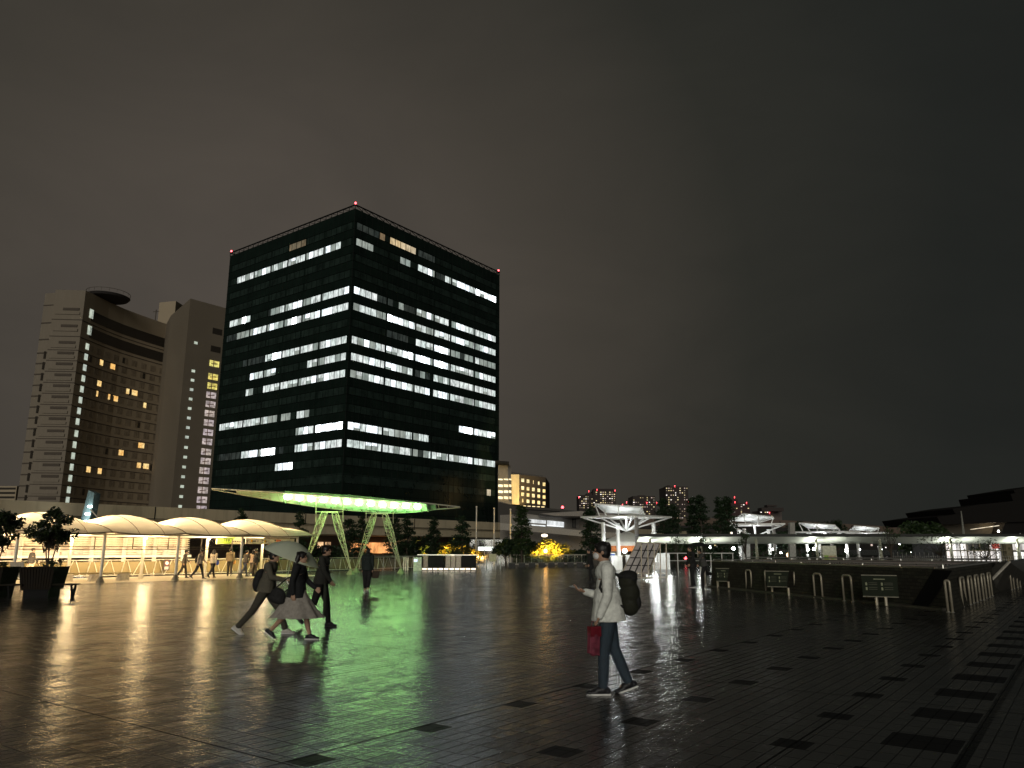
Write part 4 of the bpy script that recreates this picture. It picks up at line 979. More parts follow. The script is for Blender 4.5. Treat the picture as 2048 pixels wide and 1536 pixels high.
# tent with stall
tt = thing('white_tent', 'white pyramid market tent with a stall under the nearest pavilion', 'tent', (cx(1253, 70), 70, 0))
q = MB(); cxx = cx(1253, 70); r_ = 2.0
ev = [Vector((cxx-r_*1.1, 68.6, 2.3)), Vector((cxx+r_*1.0, 68.2, 2.3)), Vector((cxx+r_*1.1, 72, 2.3)), Vector((cxx-r_, 72.2, 2.3))]; apx = Vector((cxx+.1, 70.2, 3.3))
tm_ = mat('tent_fabric', (.72, .72, .66), .7, var=.06, transl=.3)
for i in range(4): q.plate([ev[i], ev[(i+1) % 4], apx], (0, 0, .03))
for i in range(4): q.plate([ev[i], ev[(i+1) % 4], ev[(i+1) % 4]-up(.32), ev[i]-up(.32)], (0, .02, .002))
q.build('roof', tm_, tt, True)
for v in ev:
    q = MB(); q.bar(v-up(2.3), v-up(.1), .08); q.build('pole', white, tt, True)
q = MB(); q.box((cxx+.1, 71.5, 1.75), (3.2, .2, .5)); q.build('orange_banner', mat('banner_orange', (.65, .22, .06), .7), tt, True)
lamp('tent_light', (cxx+.2, 69.2, 2.1), 130, (1, .95, .88), .15)
q = MB(); q.ball((cx(1249, 67.5), 67.5, 1.55), .2); q.build('work_lamp', glow('work_lamp_glow', (1, 1, 1), (.95, .98, 1), 12, lo=.9), tt, True)
for i, (px, wd, h_, m_) in enumerate(((1232, .9, 1.1, white), (1224, .35, 1.3, mat('stall_blue', (.03, .08, .3), .5)), (1266, 1.3, 1.15, white), (1322, 1.3, 1.3, white))):
    D_ = 66+i*.5; t = thing(('stall_counter', 'blue_bin', 'stall_counter', 'white_panel_box')[i], ('left white stall counter under the tent', 'narrow blue bin beside the stall counter', 'right white stall counter under the tent', 'large plain white panel box behind the slanted rack')[i], ('counter', 'bin', 'counter', 'box')[i], (cx(px, D_), D_, 0))
    q = MB(); q.box((0, 0, h_/2), (wd, .6, h_)); q.build('housing', m_, t); q = MB(); q.box((0, 0, h_+.03), (wd+.1, .7, .06)); q.build('top', white, t)
sg = thing('small_board', 'small pale board on a dark stand left of the slanted rack', 'sign board', gp(1226, 1136))
l_ = gp(1226, 1136); q = MB(); q.box((l_.x, l_.y, 1.0), (.62, .05, .6)); q.build('board', mat('board_grey', (.35, .36, .28), .6), sg, True); q = MB(); q.bar((l_.x-.2, l_.y, 0), (l_.x-.2, l_.y, .7), .05); q.bar((l_.x+.2, l_.y, 0), (l_.x+.2, l_.y, .7), .05); q.build('legs', black, sg, True)
# slanted display rack
rk = thing('slanted_display_rack', 'slanted steel rack of grey panels framed by upright tubes', 'display rack', gp(1290, 1158))
RD = 43.2
def rx(px, py, dy=0): return at(px, py, RD+dy)
q = MB(); fm = mat('rack_frame', (.60, .52, .40), .4, metal=.2)
for i, px in enumerate((1283, 1296.5, 1309, 1321, 1333)): q.tube([at(px, 1157, RD+i*.15).xy.to_3d(), at(px-.8, 1086, RD+i*.15)], .03, 6)
for zz in (.12, .36, 2.0): q.tube([Vector((at(1281, 1150, RD).x, RD, zz)), Vector((at(1334, 1150, RD).x, RD+.6, zz))], .025, 6)
L0, L1 = at(1244, 1146, RD+.6), at(1274, 1085, RD+1.8); q.tube([L0, L1], .035, 6); L2, L3 = at(1297, 1146, RD+1), at(1321, 1087, RD+2.2); q.tube([L2, L3], .035, 6)
q.tube([L0, L2], .03, 6); q.tube([L1, L3], .03, 6); q.tube([(L0.x, L0.y, .12), (L2.x+1.0, L2.y, .12)], .03, 6); q.tube([(L0.x, L0.y, .12), L0], .03, 6)
for f in (.25, .5, .75): a_ = L0.lerp(L2, f); q.tube([(a_.x, a_.y, .12), a_], .02, 5)
q.build('frame', fm, rk, True)
q = MB(); pn = mat('rack_panel', (.62, .58, .56), .5, var=.1)
for i in range(4):
    for j in range(4):
        u0, u1, v0, v1 = i/4+.015, (i+1)/4-.05, j/4+.01, (j+1)/4-.03
        f = lambda u, v: (L0.lerp(L2, u)).lerp(L1.lerp(L3, u), v)
        q.plate([f(u0, v0), f(u1, v0), f(u1, v1), f(u0, v1)], (.0, .04, .02))
q.build('panels', pn, rk, True)
q = MB(); q.plate([L0+Vector((0, .1, 0)), L2+Vector((0, .1, 0)), L3+Vector((0, .1, 0)), L1+Vector((0, .1, 0))], (0, .03, 0)); q.build('backing', mat('rack_back', (.05, .045, .045), .6), rk, True)

# ================================================================ LONG COVERED WALKWAY
wk = thing('covered_walkway', 'long low walkway roof glowing white underneath across the right side', 'walkway roof', (30, 60, 0))
XA, XB = cx(1278, 60), 52
q = MB(); q.sm = True
def wkf(u, v): x = XA+(XB-XA)*u; return Vector((x, 60+v*2.2, 2.62-.52*math.sin(v*math.pi/2)))
q.sheet(wkf, 60, 8); q.build('underside', mat('walkway_soffit', (.58, .60, .52), .5, var=.05), wk, True)
q = MB(); q.box(((XA+XB)/2, 60.6, 2.74), (XB-XA, 1.5, .18)); q.box(((XA+XB)/2, 59.96, 2.70), (XB-XA+.1, .08, .16)); q.build('top', mat('walkway_roof_dark', (.02, .022, .018), .6), wk, True)
wpx = [1302, 1405, 1516, 1637, 1765, 1907, 2042, 2180]
for i, px in enumerate(wpx):
    x = cx(px, 60); q = MB(); q.tube([(x, 60.4, 0), (x, 60.4, 2.45)], [.14, .09], 8); q.build('column', mat('walkway_column', (.22, .22, .15), .5), wk, True)
    if i % 1 == 0 and px != 1516 and px != 1765:
        q = MB(); q.bar((x, 59.9, 2.85), (x+.5, 61.4, 2.35), .05); q.build('bracket', steel, wk, True)
        lamp('walkway_light', (x-.15, 60.5, 1.95), 110, (.96, 1, .92), .10)
        lamp('walkway_light', (x+1.4, 60.3, 1.7), 55, (.96, 1, .92), .15)
# map box
mb_ = thing('map_box', 'pale square map box with a green and beige map on its lower half', 'information board', (cx(1655, 57), 57, 0))
x = cx(1656, 57); q = MB(); q.box((x, 57, .97), (1.0, .3, 1.9)); q.build('housing', mat('map_box_pale', (.52, .52, .40), .5), mb_, True)
q = MB(); q.box((x, 56.83, .98), (.92, .02, .62)); q.build('map_panel', mat('map_beige', (.42, .40, .26), .5, var=.4, scale=5), mb_, True)
q = MB(); q.prism([(x-.42, 56.80), (x-.12, 56.80), (x-.12, 56.82), (x-.42, 56.82)], .72, 1.24); q.box((x+.2, 56.81, 1.0), (.18, .02, .1)); q.build('green_area', mat('map_green', (.20, .34, .05), .5), mb_, True)
q = MB(); q.box((x+.06, 56.79, 1.0), (.03, .01, .4)); q.box((x+.1, 56.785, 1.16), (.5, .01, .025)); q.box((x-.3, 56.79, .95), (.2, .01, .02)); q.box((x+.25, 56.785, .86), (.3, .01, .02)); q.build('map_lines', mat('map_line', (.42, .18, .10), .5), mb_, True)
lamp('map_light', (x, 55.2, 2.2), 12, (.9, 1, .85), .2)
# bright curtained hall under the walkway at right
ch = thing('curtained_glass_hall', 'glass hall with bright white curtains under the right end of the walkway', 'building', (cx(1970, 74), 74, 0))
cg = glow('curtain_glow', (1, .90, .84), (1, .98, .93), 1.5, 1.2, (2.6, .2, .10), .12); cg2 = glow('curtain_glow_bright', (1, .97, .88), (1, 1, .95), 1.7, 1.5, (1.6, .2, .2), .5)
def hx(px): return cx(px, 74)
def hz(py): return at(1950, py, 74).z
for x0, x1, y0, y1, m_ in ((1891, 1931, 1083, 1100.5, cg), (1891, 1931, 1102, 1123, cg), (1935, 1976, 1102, 1123, cg), (1977, 2000, 1083, 1100.5, cg), (1977, 2000, 1102, 1123, cg), (2023, 2090, 1083, 1102, cg), (2025, 2090, 1104, 1122, cg2)):
    q = MB(); q.plate([(hx(x0), 74, hz(y1)), (hx(x1), 74, hz(y1)), (hx(x1), 74, hz(y0)), (hx(x0), 74, hz(y0))], (0, .05, 0)); q.build('window', m_, ch, True)
q = MB(); q.prism([(hx(1889), 74.1), (hx(2100), 74.1), (hx(2100), 80), (hx(1889), 80)], 0, 2.9); q.build('wall', mat('hall_black', (.02, .02, .018), .5), ch, True)
q = MB()
for px in (1889, 1902, 1918, 1932, 1944, 1957, 1976, 1988, 2001, 2012, 2022, 2037, 2052): q.bar((hx(px), 73.9, 0), (hx(px), 73.9, 2.8), .07 if px not in (2012,) else .5)
q.bar((hx(1889), 73.88, hz(1101.2)), (hx(2100), 73.88, hz(1101.2)), .1); q.build('frame', mat('hall_frame', (.14, .12, .07), .5), ch, True)
q = MB(); q.box((hx(1988), 73.8, hz(1092)), (.7, .04, .5)); q.build('red_poster', mat('poster_red', (.7, .12, .1), .5), ch, True)
lamp('hall_light', (hx(1950), 72.5, 2.0), 60, (1, .95, .88), .5)
# thin railing along the horizon on the right
gr = thing('thin_bar_railing', 'thin upright bar railing before the curtained hall', 'railing', (cx(1900, 52), 52, 0))
q = MB(); q.bar((cx(1780, 52), 52, .98), (cx(2090, 52), 52, .98), .03); q.bar((cx(1780, 52), 52, 1.22), (cx(2090, 52), 52, 1.22), .02)
for i in range(70): px = 1780+i*4.4; q.bar((cx(px, 52), 52, .2), (cx(px, 52), 52, 1.22+(.25 if px < 1880 and i % 2 else 0)), .018)
q.build('bars', steel, gr, True)
gr2 = thing('white_handrail', 'white horizontal handrail behind the two dark figures by the wall', 'railing', (cx(1400, 50), 50, 0))
q = MB(); q.tube([(cx(1330, 50), 50, 1.42), (cx(1466, 50), 50, 1.42)], .03, 6); q.tube([(cx(1330, 50), 50, .95), (cx(1466, 50), 50, .95)], .02, 6)
for px in range(1332, 1467, 22): q.tube([(cx(px, 50), 50, 0), (cx(px, 50), 50, 1.42)], .03, 6)
q.build('rail', white, gr2, True)
for i, (px, py, D_, c_) in enumerate(((1371, 1116, 90, 'red'), (1359, 1095, 85, 'w'), (1467, 1097, 75, 'w'), (1393, 1098, 90, 'w'), (1420, 1094, 90, 'w'), (1577, 1110, 72, 'a'), (1584, 1117, 70, 'a'), (1628, 1098, 80, 'w'), (1693, 1103, 90, 'w'), (1800, 1087, 100, 'w'), (1822, 1102, 100, 'w'), (1562, 1084, 100, 'a'), (1562, 1106, 95, 'w'))):
    t = thing('street_lamp', 'small %s lamp on a thin post, %s' % ({'red': 'red', 'w': 'white', 'a': 'orange'}[c_], ('left of the two dark figures', 'just right of the slanted rack', 'beside the second pavilion left mast', 'left of the conifers under the walkway', 'behind the running figure', 'low by the grey pillar', 'lowest by the grey pillar', 'left of the map box', 'right of the map box', 'under the walkway right of the farthest pavilion', 'under the walkway left of the bushes', 'high right of the second pavilion', 'low right of the second pavilion')[i]), 'lamp', (at(px, py, D_).x, D_, 0))
    p = at(px, py, D_); q = MB(); q.bar((p.x, D_, 0), p, .04); q.build('post', black, t, True)
    q = MB(); q.ball(p, {'red': .17, 'w': .15, 'a': .2}[c_]); q.build('lamp_head', redl if c_ == 'red' else (wlamp if c_ == 'w' else glow('amber_lamp_glow', (1, .5, .2), (1, .7, .4), 5, lo=.8)), t, True)
gp_ = thing('grey_pillar', 'thick tapered grey concrete pillar beyond the walkway roof', 'pillar', (cx(1588, 66), 66, 0))
q = MB(); q.plate([at(1580, 1122, 66), at(1593, 1122, 66), at(1589.5, 1045, 66), at(1580, 1045, 66)], (0, .5, 0)); q.build('shaft', mat('pillar_grey', (.30, .29, .26), .8), gp_, True); q = MB(); q.box((cx(1587, 66), 66.2, .3), (.9, .9, .6)); q.build('base', concrete, gp_, True)
gp2 = thing('grey_pillar', 'pale tapered pillar left of the walkway column near the second pavilion', 'pillar', (cx(1500, 66), 66, 0))
q = MB(); q.plate([at(1487, 1119, 66), at(1501, 1119, 66), at(1500, 1080, 66), at(1487, 1080, 66)], (0, .5, 0)); q.build('shaft', mat('pillar_pale', (.5, .5, .48), .8), gp2, True); q = MB(); q.box((cx(1494, 66), 66.2, .25), (.9, .9, .5)); q.build('base', concrete, gp2, True)

# ================================================================ BRICK WALLED STAIRWELL with hoops and boards
def brickmat():
    m = bpy.data.materials.new('dark_glazed_brick'); m.use_nodes = True; t = m.node_tree; k = N(t); p = t.nodes['Principled BSDF']
    uv = k.n('ShaderNodeTexCoord').outputs['UV']; br = k.n('ShaderNodeTexBrick'); k.put(br.inputs['Vector'], uv)
    for n_, v_ in (('Scale', 1), ('Brick Width', .20), ('Row Height', .10), ('Mortar Size', .012), ('Mortar Smooth', .3)): br.inputs[n_].default_value = v_
    br.inputs['Color1'].default_value = (.045, .042, .032, 1); br.inputs['Color2'].default_value = (.026, .024, .020, 1); br.inputs['Mortar'].default_value = (.02, .02, .015, 1)
    c = k.mix(1, br.outputs['Color'], k.ramp(k.noise(uv, 1.2, 4, .6), [(.3, (.7, .7, .7)), (.7, (1.3, 1.3, 1.2))]), 'MULTIPLY')
    k.put(p.inputs['Base Color'], c); p.inputs['Roughness'].default_value = .75; p.inputs['Specular IOR Level'].default_value = .2
    b = k.n('ShaderNodeBump'); b.inputs['Strength'].default_value = .8; b.inputs['Distance'].default_value = .01; b.invert = True
    k.put(b.inputs['Height'], br.outputs['Fac']); k.put(p.inputs['Normal'], b.outputs[0]); return m
brick = brickmat()
K, Fp, Gp, Hp = Vector((11.95, 21.45, 0)), Vector((8.9, 35.4, 0)), Vector((12.5, 42, 0)), Vector((20.6, 33.1, 0))
sw = thing('brick_stairwell_wall', 'low dark glazed brick wall enclosing a sunken stairwell, battered outward face', 'wall', (13, 30, 0))
def wallseg(p, q_, inward, name, hgt=1.10, bat=.16, th=.35, m=brick, mp=None, mq=None):
    p, q_ = Vector(p), Vector(q_); n_ = Vector(inward); L_ = (q_-p).length
    prof = [(0, 0), (bat, hgt), (bat+th, hgt), (bat+th, 0)]
    me = bpy.data.meshes.new(name); vs = []; fs = []; uvs = []
    for e, mm_ in ((p, mp), (q_, mq)):
        for o_, z in prof: vs.append(e+(mm_ or n_)*o_+up(z))
    fs = [(0, 1, 5, 4), (1, 2, 6, 5), (2, 3, 7, 6), (0, 3, 2, 1), (4, 5, 6, 7)]
    me.from_pydata([tuple(v-sw.location) for v in vs], [], fs); uvl = me.uv_layers.new()
    for f in me.polygons:
        for li in f.loop_indices:
            vi = me.loops[li].vertex_index; v = vi % 4; e = vi//4
            uvl.data[li].uv = (e*L_, (0, hgt, hgt+th, hgt*2)[v]) if f.index < 3 else ((bat if v in (1,) else v)*.3, prof[v][1])
    me.materials.append(m); o = bpy.data.objects.new(name, me); col.objects.link(o); o.parent = sw; return o
nf = (Fp-K).normalized(); nfr = Vector((nf.y, -nf.x, 0)); inward = nfr if nfr.dot(Gp-K) > 0 else -nfr
if inward.x < 0: inward = -inward
mK = (inward+B)/(1+inward.dot(B))
wallseg(K, Fp, inward, 'front_wall', mp=mK)
wallseg(K, Hp, B, 'side_wall', mp=mK)
perf = mat('perforated_cladding', (.22, .19, .18), .6, var=.1)
far_n = (Gp-Hp).normalized(); fn_ = Vector((-far_n.y, far_n.x, 0)); fn_ = fn_ if fn_.dot(Vector((13, 30, 0))-Hp) < 0 else -fn_
wallseg(Hp, Gp, fn_, 'far_wall', 1.12, 0, .3, perf)
q = MB()
for i in range(90):
    for j in (0, 1): c_ = Hp.lerp(Gp, (i+.5+.5*j)/91)+up(.88+.11*j)-fn_*.01; q.box(c_, (.055, .02, .04), math.atan2(far_n.y, far_n.x))
q.build('perforations', black, sw, True)
q = MB()
for a_, b2, o_, o2 in ((K, Fp, inward*.33, mK*.33), (K, Hp, B*.33, mK*.33), (Hp, Gp, fn_*.1, fn_*.1)):
    q.bar(a_+o2+up(1.13+.004*o2.x), b2+o_+up(1.13+.004*o2.x), .36, .05)
q.build('coping', mat('coping_dark', (.14, .13, .11), .4), sw, True)
q = MB()
r1, r2 = K+mK*.22, Fp+inward*.22; q.tube([r1+up(1.21), r2+up(1.21)], .022, 6)
for i in range(9): c_ = r1.lerp(r2, i/8); q.tube([c_+up(1.12), c_+up(1.21)], .018, 5)
q.tube([Hp+up(1.24), Gp+up(1.24)], .035, 6)
for i in range(10): c_ = Hp.lerp(Gp, i/9); q.tube([c_+up(1.12), c_+up(1.24)], .025, 5)
q.build('handrail', steel, sw, True)
# dark slanting metal strip near the corner
q = MB(); dv = nf
q.plate([K+dv*.95-inward*.012+up(.02), K+dv*1.6-inward*.012+up(.02), K+dv*.75+inward*.148+up(1.07), K+dv*.08+inward*.148+up(1.07)], -inward*.015)
q.build('slanting_strip', mat('strip_black', (.006, .006, .006), .9, spec=.1), sw, True)
q = MB(); q.bar(K-inward*.06+dv*.3+up(.03), Fp-inward*.06+up(.03), .16, .06); q.build('plinth_strip', mat('plinth_dark', (.055, .05, .04), .6), sw, True)
# second brick wall beyond with pale edge
def sidept(px, py): return gp(px, py)
s2 = thing('brick_ramp_wall', 'second dark brick wall with a pale slanting edge at the right frame side', 'wall', gp(2010, 1180))
a_, b2 = gp(1986, 1185), gp(2075, 1165)
q = MB(); q.plate([a_, b2, b2+up(1.2), a_+B*-.6+A*1.2+up(1.15), a_+up(.45)], B*.4); q.build('wall', mat('dark_brick_plain', (.045, .042, .035), .5, var=.4, scale=5), s2, True)
q = MB(); q.bar(a_+up(.47), a_+B*-.6+A*1.2+up(1.17), .07); q.build('edge_trim', mat('trim_pale', (.55, .52, .45), .4), s2, True)
# hoops
hoop_m = mat('hoop_steel', (.42, .38, .29), .42, metal=.35, var=.1)
def hoop(p, q_, h, r, label, group):
    c_ = (p+q_)/2; t = thing('tube_hoop', label, 'barrier hoop', c_, 0, group); a_, b2 = p-c_, q_-c_; cr = min(.12, (p-q_).length*.45); dd = (b2-a_).normalized()
    pts = [a_, a_+up(h-cr)]+[a_+up(h-cr)+dd*cr*(1-math.cos(x))+up(cr*math.sin(x)) for x in (.4, .8, 1.2, 1.57)]+[b2+up(h-cr)-dd*cr*(1-math.cos(x))+up(cr*math.sin(x)) for x in (1.57, 1.2, .8, .4)]+[b2+up(h-cr), b2]
    q = MB(); q.sm = True; q.tube(pts, r, 10); q.build('tube', hoop_m, t)
    for e in (a_, b2): q = MB(); q.lathe([(r*1.7, 0), (r*1.7, .012), (r, .02)], e, 10); q.build('flange', steel, t)
hn = ['first', 'second', 'third', 'fourth', 'fifth', 'sixth', 'seventh', 'eighth']
fh = [((1405, 1171), (1411, 1171.5)), ((1493.5, 1181), (1504, 1182)), ((1532, 1185), (1536.5, 1184)), ((1591, 1190.5), (1596, 1189.5)), ((1630, 1195.5), (1645.5, 1197)), ((1688.5, 1202), (1706, 1204))]
for i, (a_, b2) in enumerate(fh):
    hoop(gp(*a_), gp(*b2), 0.82, .032, '%s steel tube hoop from the left along the brick wall front' % hn[i], 'tube hoops along the wall front')
sh = [((1896.5, 1224.5), (1905.5, 1225)), ((1926, 1214), (1933, 1210.5)), ((1941.5, 1209), (1948, 1206)), ((1955, 1204.5), (1961, 1201)), ((1968, 1200), (1973.5, 1197)), ((1980, 1195), (1985, 1192)), ((2024, 1180), (2029, 1178)), ((2036, 1176), (2041, 1174))]
for i, (a_, b2) in enumerate(sh):
    hoop(gp(*a_), gp(*b2), 0.82, .032, '%s steel tube hoop counted from the wall corner along its right side' % hn[i], 'tube hoops along the wall side')
# info boards
bg_ = mat('board_green', (.022, .028, .018), .85, var=.15, spec=.15); bl = mat('board_ink_pale', (.26, .28, .17), .5)
for i, (x0, x1, y0, y1, f0, f1) in enumerate(((1433, 1461, 1137.5, 1162, (1436, 1176), (1458, 1178)), (1535, 1577, 1143, 1173, (1545, 1186.5), (1578, 1191)), (1729, 1790, 1151.5, 1192.5, (1754, 1210), (1773, 1211.5)))):
    ff0, ff1 = gp(*f0), gp(*f1); Y0 = (ff0.y+ff1.y)/2
    t = thing('wall_info_board', '%s dark green information board on short steel legs before the brick wall' % ('left small', 'middle', 'right largest')[i], 'information board', (ff0+ff1)/2, 0, 'information boards before the wall')
    dirv = (K-Fp).normalized(); cen = at((x0+x1)/2, (y0+y1)/2, Y0); hw = (x1-x0)/1560*Y0/2; a_ = cen-dirv*hw/max(.35, abs(dirv.x))*.5; b2 = cen+dirv*hw/max(.35, abs(dirv.x))*.5
    dv2 = Vector((1, -.55, 0)).normalized(); a_ = cen-dv2*hw*1.05; b2 = cen+dv2*hw*1.05; hh = (y1-y0)/1560*Y0/2; nn = Vector((-dv2.y, dv2.x, 0))*-1
    q = MB(); q.plate([a_-up(hh), b2-up(hh), b2+up(hh), a_+up(hh)], -nn*.06); q.build('panel', bg_, t, True)
    q = MB(); q.bar(a_+up(hh)+nn*.01, b2+up(hh)+nn*.01, .02, .03); q.bar(a_-up(hh)+nn*.01, b2-up(hh)+nn*.01, .015, .03); q.build('edge_trim', mat('board_trim', (.2, .19, .14), .4), t, True)
    q = MB(); f = lambda u, v: a_.lerp(b2, u)+up(hh*(2*v-1))+nn*.008
    q.plate([f(.34, .80), f(.66, .80), f(.66, .84), f(.34, .84)], nn*.004)
    for u in (.10, .54):
        for v in (.30, .52): q.plate([f(u, v), f(u+.05, v), f(u+.05, v+.14), f(u, v+.14)], nn*.004)
    q.build('lettering', bl, t, True)
    q = MB()
    for u in (.19, .63):
        for v in (.33, .42, .55, .63): q.plate([f(u, v), f(u+.24, v), f(u+.24, v+.025), f(u, v+.025)], nn*.004)
    q.build('small_lettering', mat('board_ink_dim', (.08, .085, .05), .5), t, True)
    for e in (ff0, ff1):
        q = MB(); q.tube([e, e+up(max(.1, cen.z-hh))], .045, 8); q.build('leg', hoop_m, t, True)

# ================================================================ TREE LINE
random.seed(3)
G1 = 'trees behind the plaza edge'
for px, py, D_, w_, l in ((485, 1020, 78, 2.9, 'dark slender tree rising over the canopies before the deck'), (601, 1025, 76, 2.6, 'dark slender tree left of the left trestle'), (700, 1034, 80, 3.2, 'dark slender tree seen between the two trestles, left one'), (726, 1034, 78, 3.0, 'dark slender tree seen between the two trestles, right one'), (790, 1032, 80, 3.2, 'dark slender tree just behind the right trestle'), (816, 1034, 79, 3.0, 'dark slender tree just right of the right trestle'), (868, 1036, 80, 3.0, 'slender tree over the counter, left one'), (925, 1036, 78, 3.4, 'slender tree over the counter, right one')):
    p = at(px, py, D_); conifer((p.x, D_, 0), p.z, w_, l, leaf2, 14, .30, G1, 1.3)
for px, py, D_, w_, l, mt_ in ((1043, 1010, 80, 3.4, 'tall slender tree right of the third flagpole', leaf), (1180, 1012, 84, 3.6, 'tall slender tree before the leftmost distant tower', leaf2), (1325, 997, 80, 3.3, 'conifer left of the tallest distant tower', leaf2), (1345, 1010, 84, 3.5, 'shorter conifer below the tallest distant tower', leaf2), (1382, 996, 82, 2.6, 'left of the pair of tall conifers by the tallest tower', leaf2), (1399, 990, 80, 3.3, 'tallest conifer, right of the tallest distant tower', leaf2), (1437, 995, 82, 2.8, 'left of the pair of conifers beside the reddish tower', leaf2), (1452, 991, 84, 3.6, 'right of the pair of conifers beside the reddish tower', leaf2)):
    p = at(px, py, D_); conifer((p.x, D_, 0), p.z, w_, l, mt_, 18, .30, G1, 1.7)
random.seed(4)
for i, (px, py, D_, w_, k_, l) in enumerate(((640, 1078, 84, 7, 110, 'leafy dark tree mass behind the left trestle legs'), (585, 1088, 80, 4.5, 90, 'dark leafy tree behind the umbrella group'), (870, 1065, 86, 6, 100, 'dark leafy tree flecked with gold behind the counter'), (820, 1085, 84, 4, 90, 'round dark tree behind the kiosk'), (1012, 1074, 90, 3.2, 80, 'dark leafy tree behind the middle flagpole'), (1042, 1075, 90, 5.5, 110, 'broad dark bush like tree right of the flagpoles'), (1145, 1092, 92, 5, 110, 'dark rounded tree right of the golden lit tree'), (1350, 1078, 100, 6, 110, 'dark tree mass beneath the conifers, left'), (1430, 1082, 95, 7, 120, 'dark tree mass beneath the conifers, right'), (1545, 1058, 110, 5, 90, 'dark tree behind the second pavilion'), (1594, 1043, 140, 5, 80, 'left of the four round trees on the skyline'), (1621, 1043, 140, 5, 80, 'second of the four round trees on the skyline'), (1645, 1040, 140, 6, 80, 'third of the four round trees on the skyline'), (1669, 1041, 140, 5, 80, 'rightmost of the four round trees on the skyline'), (1835, 1042, 95, 5.5, 170, 'bushy tree over the walkway left of the tiered hall'), (1860, 1041, 97, 4.5, 150, 'bushy tree touching the tiered hall'))):
    p = at(px, py, D_); broad((p.x, D_, 0), p.z, w_, l, leaf2 if i < 14 else leaf, 18, .22+D_*.0016, 'leafy trees along the plaza edge', .22, k_=k_)
# golden lit tree and gold-flecked ones
random.seed(9)
p = at(1100, 1073, 86); broad((p.x, 86, 0), p.z, 4.2, 'small tree lit golden by a lamp behind the glass railing', leaf3, 26, .42, None, .12, k_=46)
spot('tree_light', at(1080, 1120, 82.6), at(1092, 1092, 86), 6500, (1, .60, .10), 75); spot('tree_light', at(1112, 1112, 82.6), at(1105, 1080, 86), 5000, (1, .60, .10), 75)
p = at(1160, 1085, 84)
for i, (px, py) in enumerate(((885, 1098), (930, 1095), (860, 1092), (938, 1108))):
    spot('tree_light', at(px, 1118, 82), at(px, py-6, 85), 2600, (1, .55, .10), 70)
for i, (px, py, w_) in enumerate(((882, 1085, 3.6), (932, 1083, 3.4))):
    p = at(px, py, 84.5); broad((p.x, 84.5, 0), p.z, w_, 'golden lit foliage %s behind the dark counter' % ('left' if i == 0 else 'right'), leaf3, 16, .36, 'golden bushes', .1, name='lit_bush', k_=36)
sl2 = thing('street_lamp', 'street lamp with warm head under the concourse above the golden tree', 'street lamp', (at(1089, 1070, 84).x, 84, 0))
p = at(1089, 1071, 84); q = MB(); q.tube([(p.x, 84, 0), p+up(.1)], .05, 6); q.build('pole', black, sl2, True); q = MB(); q.ball(p, (.35, .25, .16)); q.build('lamp_head', glow('street_lamp_glow', (1, .80, .55), (1, .85, .6), 5, lo=.8), sl2, True)
# warm street reflection lamp low on the plaza edge
ol = thing('orange_floor_lamp', 'low orange lamp at the foot of the golden lit tree', 'lamp', (at(1090, 1122, 79).x, 79, 0))
q = MB(); q.ball(at(1091, 1102, 82.5), .22); q.build('lamp_head', glow('orange_lamp_glow', (1, .42, .08), (1, .5, .12), 14, lo=.8), ol, True); q = MB(); p = at(1091, 1102, 82.5); q.bar((p.x, p.y, 0), p, .06); q.build('post', black, ol, True)
# hedges
hg = MB(); random.seed(8)
for px in range(560, 940, 9): leaves(hg, (cx(px, 74), 74+random.random()*2, .65), .85, 60, .12, (1.2, 1, .8))
tag(hg.build('hedge', leaf2), 'low dark clipped hedge running behind the ramp barrier', 'hedge')
hg = MB()
for px in range(1330, 1700, 9): leaves(hg, (cx(px, 82), 82+random.random()*2, .8), 1.1, 60, .15, (1.2, 1, .9))
tag(hg.build('hedge', leaf2), 'dark hedge behind the pavilions on the right', 'hedge')
random.seed(14)
for px, py, D_, w_, h0, l in ((1775, 1050, 50, 1.5, 0, 'thin young tree in front of the walkway, left of three'), (1872, 1060, 47, 2.6, 0, 'thin young tree in front of the walkway, middle of three'), (1967, 1072, 44, 2.3, 0, 'thin forked young tree before the bright curtains'), (1488, 1060, 50, 1.2, 0, 'thin young tree by the second pavilion left of the walkway column'), (1352, 1068, 52, 1.8, 0, 'thin leafy young tree right of the slanted rack'), (1402, 1072, 48, 1.6, 0, 'thin young tree behind the two dark figures')):
    p = at(px, py, D_); broad((p.x, D_, 0), p.z, w_, l, leaf, 11, .11, 'young trees by the walkway', .45, k_=26, name='young_tree')

